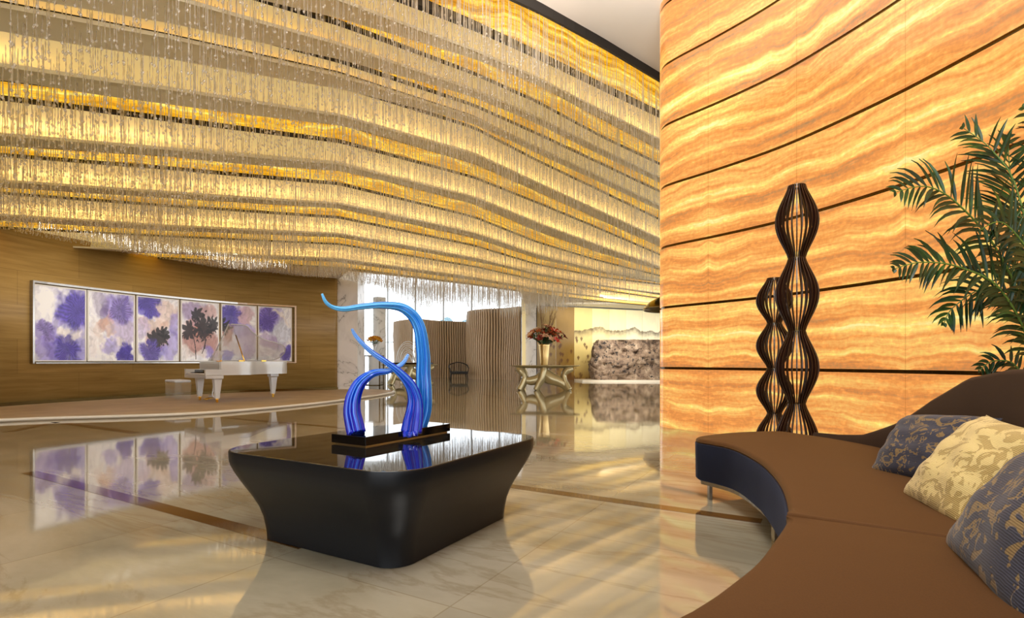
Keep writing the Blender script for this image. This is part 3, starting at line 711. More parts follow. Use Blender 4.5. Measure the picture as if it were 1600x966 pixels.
# ------------------------------------------------------------------ far furniture
def skin(name, verts, edges, radii, m, parent, sub=2):
    me = bpy.data.meshes.new(name); me.from_pydata([tuple(v) for v in verts], edges, []); me.materials.append(m)
    o = bpy.data.objects.new(name, me); COL.objects.link(o); md = o.modifiers.new('s', 'SKIN'); md.use_smooth_shade = True
    for i, r in enumerate(radii):
        me.skin_vertices[0].data[i].radius = r if isinstance(r, tuple) else (r, r)
    me.skin_vertices[0].data[0].use_root = True
    q = o.modifiers.new('u', 'SUBSURF'); q.levels = q.render_levels = sub
    if parent: o.parent = parent
    return o
def console(loc, rz, label):
    e = empty('console_table', loc, rz, label, 'console table', 'two organic champagne console tables')
    b = MB(); n = 48
    def ring(s, z): return [Vector((1.3*s*math.copysign(abs(math.cos(a))**.7, math.cos(a)), .42*s*math.copysign(abs(math.sin(a))**.8, math.sin(a)), z)) for a in [2*math.pi*j/n for j in range(n)]]
    b.loft([ring(.55, .8), ring(.8, .845), ring(.97, .88), ring(1, .895), ring(1, .91)])
    b.build('tabletop', m_champ, e, sm=True)
    def leg(pts, rad, wide=1.0):
        q = MB(); q.tube(catmull(pts, 6), [1.8*float(np.interp(i, np.linspace(0, 1, len(rad)), rad)) for i in np.linspace(0, 1, (len(pts)-1)*6+1)], 14, flat=wide)
        return q.build('leg', m_champ, e, sm=True)
    for sy in (-1, 1):
        leg([(-.98, .1*sy, .79), (-.86, .16*sy, .72), (-.72, .2*sy, .5), (-.78, .26*sy, .25), (-.9, .32*sy, .005)], [.07, .08, .055, .055, .06], 1.3)
        leg([(.98, .1*sy, .79), (.84, .16*sy, .74), (.7, .2*sy, .55), (.76, .26*sy, .25), (.9, .32*sy, .005)], [.07, .08, .055, .055, .06], 1.3)
        leg([(0, .06*sy, .78), (-.02, .12*sy, .65), (-.1, .2*sy, .4), (-.22, .28*sy, .18), (-.3, .32*sy, .005)], [.14, .13, .11, .08, .07], .7)
        leg([(-.05, .12*sy, .6), (.2, .18*sy, .44), (.5, .24*sy, .33), (.74, .28*sy, .2), (.86, .32*sy, .01)], [.14, .13, .1, .09, .06], .6)
        leg([(-.76, .22*sy, .38), (-.5, .2*sy, .34), (-.2, .18*sy, .42), (-.02, .12*sy, .6)], [.05, .09, .1, .12], .6)
    return e
cA = GR(851, 609.5); console((cA.x, cA.y, 0), -.12, 'champagne console table with curved openwork legs under the tall flower vase')
cB = (((641-800)/830*24.2), 24.2, 0); console(cB, .35, 'champagne console table topped by a black slab, behind the blue glass')
# black slab and white sculpture on second console
sl = MB().box(-.98, .98, -.3, .3, .911, 1.0).build('display_slab', m_black, bevel=.008); sl.location = cB; sl.rotation_euler.z = .35; tag(sl, 'long black slab under the white looped sculpture', 'slab')
ws = empty('looped_sculpture', (cB[0], cB[1], 1.001), .35, 'white sculpture of many thin curved loops on black slab', 'sculpture')
m_wht = mat('white_enamel', srgb(240, 240, 238), .35)
MB().box(-.8, .8, -.08, .08, 0, .015).build('base_plate', m_wht, ws)
for side, ctr, rr in ((0, -.42, .95), (1, .38, .85)):
    for k in range(9 if side == 0 else 7):
        r = rr*(.3+.8*k/8); pts = []
        for q in range(15):
            a = math.radians(-10+q*13); x = ctr+(.40-r*.25)-math.cos(a)*r*.5; z = .02+max(0, math.sin(a))*r*.9
            pts.append((x+.02*k*(-1 if side else 1), .13*math.sin(k*2.1), z))
        MB().tube(pts, .015, 5).build('loop', m_wht, ws, sm=True)
# vase and flowers on first console
vt = (cA.x-.02, cA.y-.02, .91)
v = MB().lathe([(.13, .002), (.14, .02), (.17, .35), (.205, .72), (.22, .78), (.2, .78), (.185, .7), (.12, .06)], vt, 32).build('tall_vase', m_goldv, sm=True); tag(v, 'tall tapered champagne gold vase on the right console table', 'vase')
fb = empty('flower_arrangement', (vt[0], vt[1], vt[2]+.1), 0, 'red and orange lilies with tall bare twigs in the gold vase', 'flowers')
m_fst = mat('flower_stem', srgb(52, 84, 44), .6); m_twig = mat('twig', srgb(120, 88, 50), .7)
fcols = [mat('red_petal', srgb(188, 52, 28), .5), mat('orange_petal', srgb(224, 122, 62), .5), mat('cream_petal', srgb(216, 176, 140), .5), mat('maroon_petal', srgb(122, 34, 30), .5)]
st = MB(); 
for k in range(52):
    a = random.random()*6.283; sp = random.uniform(.15, .72)**1.0; top = Vector((math.cos(a)*sp, math.sin(a)*sp*.7, random.uniform(1.0, 1.42)-sp*.35))
    pts = catmull([(0.03*math.cos(a), .03*math.sin(a), 0), (top.x*.2, top.y*.2, .62), tuple(top)], 5)
    st.tube(pts, .011, 4)
    for q in range(3):
        c_ = Vector(pts[-4+q]); d = Vector((random.uniform(-1, 1), random.uniform(-1, 1), random.uniform(.1, 1))).normalized()*.17
        s_ = d.cross(Vector((0, 0, 1))).normalized()*.03
        st.add([c_, c_+d*.5+s_, c_+d, c_+d*.5-s_], [(0, 1, 2, 3)])
    if k < 44:
        fl_ = MB(); ax = (top-Vector((0, 0, .4))).normalized(); s1 = ax.orthogonal().normalized(); s2 = ax.cross(s1)
        for q in range(6):
            an = q*1.047; d = s1*math.cos(an)+s2*math.sin(an); e2 = ax.cross(d)
            fl_.add([top, top+d*.08+ax*.07+e2*.05, top+d*.2+ax*.09, top+d*.08+ax*.07-e2*.05, top+d*.07+ax*.04], [(0, 1, 4), (1, 2, 4), (2, 3, 4), (3, 0, 4)])
        fl_.build('lily', fcols[k % 4], fb)
st.build('stems', m_fst, fb)
tw = MB()
for k in range(16):
    a = random.random()*6.283; sp = random.uniform(.1, .55); tp = Vector((math.cos(a)*sp, math.sin(a)*sp*.6, random.uniform(1.7, 2.25)))
    pts = catmull([(0, 0, .3), (tp.x*.35, tp.y*.35, 1.0), (tp.x*.8+.05*math.sin(k), tp.y*.8, 1.5), tuple(tp)], 5); tw.tube(pts, [.009-.006*i/(len(pts)-1) for i in range(len(pts))], 4)
    for q in range(3):
        p0 = pts[8+q*2]; tw.tube([p0, p0+Vector((random.uniform(-.14, .14), random.uniform(-.1, .1), random.uniform(.15, .3)))], .004, 3)
tw.build('twigs', m_twig, fb)
# pedestal with yellow flowers by the round column
pp = ((584-800)/830*20.5, 20.5)
pd = empty('pedestal', (pp[0], pp[1], 0), 0, 'round white pedestal within a dark metal frame beside the marble pillar', 'pedestal')
MB().lathe([(.22, .0), (.22, 1.2), (.24, 1.22), (.24, 1.25)], (0.03, 0, 0), 28).build('drum', m_wht, pd, sm=True)
f_ = MB()
for x in (-.44, .3):
    for y in (-.3, .3): f_.box(x-.02, x+.02, y-.02, y+.02, 0, 1.27)
for z in (.12, 1.25):
    for y in (-.3, .3): f_.box(-.46, .32, y-.02, y+.02, z, z+.04)
    for x in (-.44, .3): f_.box(x-.02, x+.02, -.3, .3, z, z+.04)
f_.box(-.44, -.3, -.28, -.26, .16, 1.25)
f_.build('frame', m_bronze, pd)
vs_ = MB().lathe([(.05, .0), (.02, .05), (.03, .3), (.1, .48), (.09, .48), (.02, .3)], (pp[0]+.03, pp[1], 1.252), 20).build('cone_vase', m_acryl2, sm=True); tag(vs_, 'slender clear cone vase on the white pedestal', 'vase')
yf = empty('flower_bunch', (pp[0]+.03, pp[1], 1.66), 0, 'round bunch of yellow orange flowers in the cone vase', 'flowers')
ym = [mat('yellow_petal', srgb(226, 168, 30), .6), mat('amber_petal', srgb(198, 128, 20), .6)]
stm = MB()
for k in range(30):
    a = k*2.4; r = .27*math.sqrt(k/30); c_ = Vector((r*math.cos(a)*1.0, r*math.sin(a)*.8, .02+.2*math.sqrt(max(0, 1-(r/.3)**2))*1.6))
    bl = MB()
    for q in range(8):
        an = q*.785; d = Vector((math.cos(an), math.sin(an), .35)).normalized()*.085; bl.add([c_, c_+d*.6+Vector((0, 0, .035)), c_+d, c_+d*.6-Vector((0, 0, .02))], [(0, 1, 2, 3)])
    bl.ball(c_, .035, 6, 4); bl.build('blossom', ym[k % 2], yf)
    stm.tube([(0, 0, 0), c_*.5, c_], .006, 4)
stm.build('stems', m_fst, yf)
# dark armchair in front of the wide dark screen
ac = empty('armchair', (XY(718, 32)[0], 31.6, 0), .2, 'dark openwork armchair before the wide brown screen', 'armchair')
m_blk = mat('black_wicker', srgb(26, 22, 20), .6)
MB().box(-.5, .5, -.4, .4, .3, .46).build('seat', m_blk, ac, bevel=.03)
bk = MB()
for k in range(11): bk.tube(catmull([(-.5+k*.1, .36, .44), (-.52+k*.104, .44, .75), (-.48+k*.096, .46, .98-.12*abs(k-5)/5)], 4), .014, 5)
bk.tube(catmull([(-.55, -.3, .66), (-.58, .2, .7), (-.48, .46, .87), (0, .5, 1.0), (.48, .46, .87), (.58, .2, .7), (.55, -.3, .66)], 6), .03, 8)
bk.build('backrest', m_blk, ac, sm=True)
for sx in (-1, 1):
    for y in (-.34, .34): MB().tube([(sx*.46, y, .31), (sx*.5, y, 0)], .025, 8).build('leg', m_blk, ac, sm=True)
    MB().tube([(sx*.5, -.34, .4), (sx*.55, -.32, .68)], .022, 8).build('arm_post', m_blk, ac, sm=True)

# ------------------------------------------------------------------ piano and bench
kx = Vector((.74, -.67, 0)).normalized(); rzp = math.atan2(kx.y, kx.x)
pO = (-7.72, 12.92, PZ)
pn = empty('grand_piano', pO, rzp, 'clear acrylic grand piano with open lid and gold fittings on platform', 'piano')
out = catmull([(-.74, .34, 0), (-.75, 1.2, 0), (-.75, 2.0, 0), (-.66, 2.3, 0), (-.38, 2.42, 0), (-.08, 2.3, 0), (.08, 2.0, 0), (.2, 1.65, 0), (.45, 1.3, 0), (.7, 1.05, 0), (.75, .8, 0), (.74, .34, 0)], 7)
def offs(path, d):
    r = []; n = len(path); c_ = Vector((0, 1.1, 0))
    for i, q in enumerate(path):
        t = (path[min(i+1, n-1)]-path[max(i-1, 0)]).normalized(); nn = Vector((-t.y, t.x, 0)); r.append(q-nn*d*-1 if False else q+Vector((t.y, -t.x, 0))*d)
    return r
inn = offs(out, .045)
rim = MB(); rings = []
for a_, b_ in zip(out, inn): rings.append([a_+Vector((0, 0, .66)), a_+Vector((0, 0, .99)), b_+Vector((0, 0, .99)), b_+Vector((0, 0, .66))])
rim.loft(rings); rim.build('rim', m_acryl2, pn)
MB().prism([(q.x*.97, q.y*.985+.02) for q in out], .66, .7).build('soundboard', m_acryl2, pn)
MB().prism([(q.x*.9, q.y*.95+.09) for q in out], .86, .875).build('iron_plate', mat('gold_plate', srgb(214, 190, 130), .3, .8), pn)
b = MB(); b.box(-.76, .76, 0, .36, .58, .66); b.box(-.76, -.66, 0, .36, .66, .8); b.box(.66, .76, 0, .36, .66, .8); b.box(-.66, .66, .33, .36, .66, .98); b.box(-.66, .66, 0, .03, .66, .69)
b.build('keybed', m_acryl2, pn, bevel=.008)
MB().box(-.65, .65, .04, .2, .665, .705).build('white_keys', mat('ivory_keys', srgb(240, 238, 230), .2), pn)
b = MB()
for k in range(51):
    if k % 7 in (2, 6): continue
    x = -.64+k*.0251; b.box(x+.018, x+.030, .1, .2, .705, .72)
b.box(-.65, .65, .2, .32, .66, .78); b.build('black_keys', m_black, pn)
MB().add([(-.4, .42, 1.0), (.4, .42, 1.0), (.36, .56, 1.26), (-.36, .56, 1.26), (-.4, .43, 1.0), (.4, .43, 1.0), (.36, .57, 1.26), (-.36, .57, 1.26)], [(0, 1, 2, 3), (7, 6, 5, 4), (0, 4, 5, 1), (1, 5, 6, 2), (2, 6, 7, 3), (3, 7, 4, 0)]).build('music_desk', m_acryl, pn)
A = math.radians(37)
ML = Matrix.Translation((-.75, 0, 1.0)) @ Matrix.Rotation(-A, 4, 'Y') @ Matrix.Translation((.75, 0, 0))
lid = MB(); lo = [q for q in out if q.y > .45]; lid.prism([(q.x, q.y) for q in [Vector((-.75, .62, 0))]+[q for q in out if q.y > .62]+[Vector((.75, .62, 0))]], 0, .022)
lid.build('lid', m_acryl, pn, M=ML)
le = MB(); pr = [ML @ Vector((q.x, q.y, .011)) for q in out if q.y > .62]; le.tube(pr, .014, 6); le.tube([ML @ Vector((-.75, .62, .011)), ML @ Vector((.75, .62, .011))], .014, 6); le.build('lid_edge', m_acryl2, pn, sm=True)
MB().tube([(.68, .9, .99), ML @ Vector((.35, .9, 0))], .014, 8).build('lid_prop', m_brass, pn, sm=True)
for y in (.8, 1.35, 1.95): MB().box(-.78, -.7, y-.06, y+.06, .985, 1.02).build('hinge', m_brass, pn)
for x, y in ((-.6, .3), (.6, .3), (-.35, 2.05)):
    lg = MB(); lg.loft([[Vector((x+sx*s, y+sy*s, z)) for sx, sy in ((-1, -1), (1, -1), (1, 1), (-1, 1))] for s, z in ((.045, .1), (.085, .56), (.11, .58), (.11, .66))])
    lo_ = lg.build('leg', m_acryl2, pn, bevel=.006)
    cs = MB().lathe([(.035, .105), (.04, .08), (.02, .07), (.02, .05)], (x, y, 0), 14); cs.loft([[Vector((x+dx, y+.028*math.cos(a), .035+.034*math.sin(a))) for a in [2*math.pi*j/14 for j in range(14)]] for dx in (-.02, .02)])
    cs.build('caster', m_brass, lo_, sm=False)
ly = MB(); ly.tube([(-.1, .5, .66), (-.08, .42, .14)], .014, 8); ly.tube([(.1, .5, .66), (.08, .42, .14)], .014, 8); ly.box(-.14, .14, .36, .48, .1, .15)
lyo = ly.build('pedal_lyre', m_acryl2, pn)
pdl = MB()
for x in (-.08, 0, .08): pdl.tube([(x, .4, .1), (x, .28, .07), (x, .22, .05)], .014, 6, flat=1.6)
pdl.build('pedals', m_brass, lyo, sm=True)
bl = GR(278, 622.5, PZ)
bn = empty('piano_bench', (bl.x, bl.y, PZ), rzp, 'clear acrylic piano bench with padded white top', 'bench')
MB().box(-.42, .42, -.2, .2, .43, .5).build('cushion', mat('white_leather', srgb(220, 222, 226), .45), bn, bevel=.03)
b = MB(); 
for sx in (-1, 1): MB().box(sx*.40-.015, sx*.40+.015, -.19, .19, .0, .43).build('side_panel', m_acryl3, bn)

# ------------------------------------------------------------------ display table
Rt = Matrix.Rotation(-ANG, 4, 'Z')
ax_a, ax_b = Vector((math.cos(ANG), -math.sin(ANG), 0)), Vector((math.sin(ANG), math.cos(ANG), 0))
TH = .535; ca_, cb_ = -2.34, 2.59                       # centre in (a,b)
tc = ax_a*ca_+ax_b*cb_
def rrect(hx, hy, r, z, n=14):
    out = []
    for cx_, cy2, a0 in ((hx-r, hy-r, 0), (-hx+r, hy-r, 90), (-hx+r, -hy+r, 180), (hx-r, -hy+r, 270)):
        for k in range(n+1):
            a = math.radians(a0+90*k/n); out.append(Vector((cx_+r*math.cos(a), cy2+r*math.sin(a), z)))
    return out
tb = empty('display_table', (tc.x, tc.y, 0), -ANG, 'large flared charcoal lacquer table with mirror black top under blue glass', 'table')
prof = [(0, 0), (.03, .0), (.12, .03), (.25, .10), (.37, .22), (.48, .38), (.58, .55), (.68, .72), (.77, .86), (.85, .96), (.9, .995), (.95, 1), (.985, 1), (1, .99)]
bod = MB(); rings = []
for t_, o_ in prof: rings.append(rrect(.545+.175*o_, .58+.175*o_, .14+.1*o_, .005+(TH-.008)*t_))
bod.loft(rings); autosmooth(bod.build('body', m_tbody, tb), 50)
MB().loft([rrect(.712, .747, .232, TH-.004), rrect(.712, .747, .232, TH-.001), rrect(.709, .744, .23, TH)]).build('glass_top', m_ttop, tb)
# plinth
pl = Vector((-.865, 3.19, 0)); pa = (Vector((-1.145, 3.31, 0))-pl).normalized(); pb = Vector((.46, .76, 0)).normalized()
pcn = pl+pa*.15+pb*.41; rzpl = math.atan2(pb.y, pb.x)
ph = empty('sculpture_plinth', (pcn.x, pcn.y, TH+.0005), rzpl, 'black lacquer plinth beneath the blue glass sculpture', 'plinth')
MB().box(-.41, .41, -.15, .15, .008, .062).build('block', m_black, ph, bevel=.003)
MB().box(-.395, .395, -.135, .135, 0, .009).build('shadow_gap_foot', m_steel, ph)
PT = TH+.063
# glass tendrils
def glassm(name, c_dark, c_mid, c_light, zt):
    m = mat(name, rough=.03, Transmission_Weight=.12, IOR=1.45); b = BS(m); b.inputs['Specular IOR Level'].default_value = .5
    at = N(m, 'ShaderNodeUVMap'); sx = N(m, 'ShaderNodeSeparateXYZ'); L(m, at.outputs[0], sx.inputs[0])
    n = noise(m, mapping(m, at.outputs[0], sc=(14, .7, 1)), 1.6, 3, .6)
    g = math_(m, 'MULTIPLY', sx.outputs[1], zt)
    col = ramp(m, [(.36, c_dark), (.54, c_mid), (.68, c_light), (.76, srgb(205, 232, 252))], math_(m, 'ADD', n, g)); L(m, col, b.inputs['Base Color'])  # coloured streaks; the palest stop is a highlight painted into the glass
    return m
mg1 = glassm('aqua_blue_glass', srgb(0, 50, 170), srgb(0, 120, 230), srgb(110, 210, 255), .14)
mg2 = glassm('cobalt_blue_glass', srgb(0, 2, 100), srgb(0, 28, 190), srgb(50, 150, 250), .2)
gs = empty('glass_sculpture', (pcn.x, pcn.y, PT), 0, 'blue blown glass sculpture of three curling tendrils on black plinth', 'sculpture')
def tendril(pts, wd, m, fn, tw):
    P_ = catmull([PX(x, y, Yd)-Vector(gs.location) for x, y, Yd in pts], 8)
    if True:
        P_[0].z = .0
    wi = np.interp(np.linspace(0, 1, len(P_)), np.linspace(0, 1, len(wd)), wd)
    R_ = [float(w_)/2/F*(P_[i].y+gs.location.y) for i, w_ in enumerate(wi)]
    b = MB(); b.tube(P_, R_, 70, flute=.12, fn=fn, twist=tw, up=(0, 1, 0)); 
    o = b.build('tendril', m, gs, sm=True)
    me = o.data; ul = me.uv_layers.new(name='UVMap'); d = np.zeros(len(me.loops)*2, 'f')
    li = np.zeros(len(me.loops), 'i'); me.loops.foreach_get('vertex_index', li)
    d[0::2] = np.abs((li % 70)/70*2-1); d[1::2] = (li//70)/len(P_); ul.data.foreach_set('uv', d)
    return o
tendril([(650, 672, 3.68), (660, 643, 3.7), (662, 614, 3.7), (661, 584, 3.7), (661, 556, 3.69), (657, 521, 3.66), (650, 501, 3.64), (638, 487, 3.6), (622, 479, 3.55), (596, 477, 3.45), (567, 479, 3.35), (538, 483, 3.25), (520, 480, 3.2), (509, 472, 3.16), (503, 459, 3.14)], [27, 25, 23, 21, 20, 18, 17, 15, 12.5, 10, 8.5, 7.5, 6, 5, 3], mg1, 7, 2.0)
tendril([(558, 682, 3.31), (553, 660, 3.33), (550, 643, 3.34), (552, 622, 3.35), (561, 601, 3.36), (576, 587, 3.38), (590, 582, 3.42), (607, 580, 3.46), (622, 573, 3.5), (631, 566, 3.52), (638, 554, 3.54)], [27, 26, 24.5, 22, 18, 13, 10, 8, 7, 6, 4], mg2, 8, 1.5)
tendril([(642, 680, 3.5), (645, 660, 3.52), (648, 640, 3.54), (648, 622, 3.54), (641, 602, 3.52), (625, 583, 3.48), (605, 567, 3.44), (584, 553, 3.4), (567, 538, 3.36), (555, 524, 3.34), (550, 514, 3.32)], [31, 28, 24, 20, 16, 12, 9, 8, 6.5, 5.5, 3.5], mg2, 8, 1.5)

# ------------------------------------------------------------------ slatted floor lamps
def lamp(loc, hgt, rmax, rneck, nsl, label, nsec=4):
    e = empty('slatted_floor_lamp', loc, 0, label, 'floor lamp', 'wavy slatted wooden floor lamps before the onyx wall')
    per = hgt/nsec
    def R(z): 
        t = (z % per)/per
        return rneck+(rmax-rneck)*math.sin(math.pi*t)**1.35 if 0 < z < hgt else rneck
    NZ = nsec*16; me0 = None
    for k in range(nsl):
        a = 2*math.pi*(k+.5)/nsl
        if me0 is None:
            q = MB(); dpt, th = .026, .0042; rings = []
            for i in range(NZ+1):
                z = hgt*i/NZ; r = R(z) if i < NZ else rneck
                rings.append([Vector((r, -th, z)), Vector((r, th, z)), Vector((r-dpt, th, z)), Vector((r-dpt, -th, z))])
            q.loft(rings); o = q.build('slat', m_slat, e); me0 = o.data
        else:
            o = bpy.data.objects.new('slat', me0); COL.objects.link(o); o.parent = e
        o.rotation_euler.z = a
    for k in range(nsec+1):
        z = min(max(per*k, .008), hgt-.012); n = 40; b = MB(); r1, r0 = rneck-.004, rneck-.026
        b.loft([[Vector((r*math.cos(2*math.pi*j/n), r*math.sin(2*math.pi*j/n), zz)) for j in range(n)] for r, zz in ((r0, z-.004), (r1, z-.004), (r1, z+.004), (r0, z+.004), (r0, z-.004))], False)
        b.build('ring', m_bronze, e)
    MB().lathe([(.006, .01), (.006, hgt-.02)], n=8).build('centre_rod', m_steel, e)
    MB().lathe([(rneck*1.5, 0), (rneck*1.5, .008), (.01, .012)], n=30).build('base', m_slat, e)
    return e
yT = 4.86; lamp(((1245-800)/F*yT, yT, 0), 1.05+275*yT/F, 31*yT/F, 12.5*yT/F, 26, 'taller wavy slatted dark wood floor lamp before the onyx wall')
yS = 5.75; lamp(((1210-800)/F*yS, yS, 0), 1.05+130.5*yS/F, 26.5*yS/F, 10.5*yS/F, 26, 'shorter wavy slatted dark wood floor lamp behind the taller one')

# ------------------------------------------------------------------ sofa
front = catmull([(1.42, 4.08, 0), (1.55, 3.78, 0), (1.51, 3.29, 0), (1.41, 2.89, 0), (1.30, 2.57, 0), (1.17, 2.27, 0), (1.05, 2.04, 0), (.85, 1.76, 0), (.72, 1.59, 0), (.58, 1.44, 0), (.49, 1.35, 0), (.36, 1.24, 0), (.1, 1.08, 0), (-.2, .96, 0)], 6)
back = catmull([(2.36, 4.46, 0), (2.5, 4.1, 0), (2.56, 3.75, 0), (2.55, 3.4, 0), (2.5, 3.05, 0), (2.42, 2.7, 0), (2.3, 2.35, 0), (2.12, 2.0, 0), (1.9, 1.65, 0), (1.65, 1.3, 0), (1.38, 1.0, 0), (1.05, .7, 0), (.7, .46, 0), (.3, .3, 0)], 6)
def samp(path, t):
    arc = [0]
    for i in range(1, len(path)): arc.append(arc[-1]+(path[i]-path[i-1]).length)
    u = t*arc[-1]; return Vector((float(np.interp(u, arc, [p.x for p in path])), float(np.interp(u, arc, [p.y for p in path])), 0))
sofa = empty('curved_sofa', (1.5, 2.5, 0), 0, 'long curved sofa with brown seat, navy front and sweeping low back', 'sofa')
SO = Vector((1.5, 2.5, 0)); SZ = .455
fq = [samp(front, i/60) for i in range(61)]
# map seat cross lines so that the seam runs as photographed
bt = [float(np.interp(i/60, [0, .12, .5, 1], [0, .1, .56, 1])) for i in range(61)]
bq = [samp(back, t) for t in bt]
tipc = catmull([(1.42, 4.08, 0), (1.45, 4.2, 0), (1.585, 4.32, 0), (1.84, 4.47, 0), (2.11, 4.55, 0), (2.3, 4.55, 0), (2.36, 4.46, 0)], 5)
iS = min(range(61), key=lambda i: (fq[i]-Vector((1.06, 2.06, 0))).length)
def seatpart(fr_, bk_, tip, name, m, z0, z1, crown, edge_r, parent, inset=0.0, bottom=True):
    """closed outline lofted up with rounded top edge"""
    outl = list(fr_)+list(reversed(bk_))+(list(reversed(tip[1:-1])) if tip else [])
    c_ = sum(outl, Vector())/len(outl); n = len(outl)
    nrm = []
    for i in range(n):
        t = (outl[(i+1) % n]-outl[i-1]).normalized(); nn = Vector((t.y, -t.x, 0)); nrm.append(nn)
    ar = sum(outl[i].x*outl[(i+1) % n].y-outl[(i+1) % n].x*outl[i].y for i in range(n))
    sg = -1 if ar > 0 else 1                            # inward offset sign
    rings = []
    def rg(d, z): return [outl[i]+nrm[i]*sg*d+Vector((0, 0, z))-SO for i in range(n)]
    rings.append(rg(inset+.004, z0)); rings.append(rg(inset, z0+.012))
    rings.append(rg(inset, z1-edge_r))
    for k in range(1, 6):
        a = math.pi/2*k/5; rings.append(rg(inset+edge_r*(1-math.cos(a)), z1-edge_r+edge_r*math.sin(a)))
    b = MB(); b.loft(rings, cap=False); base = len(b.v)
    # top grid between front and back rows
    return b, rings
def seat_cushion(i0, i1, tip):
    F_, B_ = fq[i0:i1+1], bq[i0:i1+1]
    b, rings = seatpart(F_, B_, tip, '', None, SZ-.034, SZ, 0, .026, sofa, inset=.007)
    top = rings[-1]; nF = len(F_); nB = len(B_)
    fr_ = top[:nF]; bk_ = list(reversed(top[nF:nF+nB])); rows = []
    M_ = 10
    for k in range(nF):
        rows.append([fr_[k].lerp(bk_[k], j/M_)+Vector((0, 0, .012*math.sin(math.pi*j/M_)*min(1, 4*min(k+3, nF-1-k+.0)/nF))) for j in range(M_+1)])
    b.loft(rows, False, closed=False)
    if tip:
        tp = top[nF+nB:]; tp = list(reversed(tp)); # from front-corner side to back corner
        tt = [fr_[0]]+tp+[bk_[0]]; n = len(tt)
        base_row = [fr_[0].lerp(bk_[0], j/(n-1)) for j in range(n)]
        base_row = [v_+Vector((0, 0, .0)) for v_ in base_row]
        b.loft([base_row, [base_row[j].lerp(tt[j], .5) for j in range(n)], tt], False, closed=False)
    return b
for nm, i0, i1, tip in (('seat', 0, iS, tipc), ('seat', iS, 60, None)):
    o = seat_cushion(i0, i1, tip).build(nm, m_seat, sofa, sm=True)
    import bmesh
    bm = bmesh.new(); bm.from_mesh(o.data); bmesh.ops.remove_doubles(bm, verts=bm.verts, dist=.0015); bmesh.ops.recalc_face_normals(bm, faces=bm.faces)
    bm.to_mesh(o.data); bm.free()
    o['label'] = 'brown sateen seat cushion with rounded far end' if tip else 'near brown sateen seat cushion'
def closed_outline(F_, B_, tip): return list(F_)+list(reversed(B_))+(list(reversed(tip[1:-1])) if tip else [])
ou = closed_outline(fq, bq, tipc); nO = len(ou)
def inward(d, z):
    r = []
    ar = sum(ou[i].x*ou[(i+1) % nO].y-ou[(i+1) % nO].x*ou[i].y for i in range(nO)); sg = -1 if ar > 0 else 1
    for i in range(nO):
        t = (ou[(i+1) % nO]-ou[i-1]).normalized(); r.append(ou[i]+Vector((t.y, -t.x, 0))*sg*d+Vector((0, 0, z))-SO)
    return r
b = MB().loft([inward(.03, .135), inward(.006, .15), inward(.002, SZ-.037), inward(.014, SZ-.033)])
o = b.build('seat_base', m_navy, sofa, sm=True); autosmooth(o, 60); o['label'] = 'navy upholstered front and underside'
b = MB().loft([inward(.05, .105), inward(.04, .105), inward(.04, .134), inward(.05, .134)]); b.build('steel_plinth_rail', m_steel, sofa)
def sofa_leg(i, t=.06):
    q = fq[i].lerp(bq[i], t)-SO; MB().box(q.x-.012, q.x+.012, q.y-.02, q.y+.02, 0, .108).build('leg', m_steel, sofa)
for i in (1, 16, 32, 46, 58): sofa_leg(i)
for i in (2, 16, 32, 46, 58): sofa_leg(i, .92)
# backrest: swept section whose height follows the curve
BX = [0, .05, .12, .2, .27, .34, .41, .48, .6, .8, 1]; BH = [.47, .475, .52, .63, .76, .87, .945, .985, 1.0, 1.0, .95]
rings = []; nb = 70
for i in range(nb+1):
    t = .035+.965*i/nb; q = samp(back, t); q2 = samp(back, min(1, t+.01)); q1 = samp(back, max(0, t-.01)); d = (q2-q1).normalized()
    out_ = Vector((-d.y, d.x, 0));   # pointing away from seat?
    cen = Vector((1.0, 2.6, 0))
    if (q-cen).dot(out_) < 0: out_ = -out_
    h = interp([2.4, 2.65, 2.93, 3.25, 3.55, 3.9, 4.1, 4.4], [1.02, 1.01, .965, .82, .65, .51, .485, .47], q.y)-.05*max(0, 1.2-q.y); th = .03+.075*smooth(i/14)
    hh = h-.40; r = []
    prof = [(-.02, .40), (-.015+.02*hh, .40+hh*.5), (.03*hh+.0, .40+hh-.03), (.03*hh+th*.2, h-.006), (.03*hh+th*.5, h), (.03*hh+th*.85, h-.008), (.03*hh+th, h-.04), (th+.01, .40+hh*.5), (th-.0, .14), (-.02, .14)]
    for o2, z in prof: r.append(q+out_*o2+Vector((0, 0, min(z, h)))-SO)
    rings.append(r)
o = MB().loft(rings).build('backrest', m_back, sofa, sm=True); autosmooth(o, 55); o['label'] = 'dark brown backrest rising from seat level to full height'

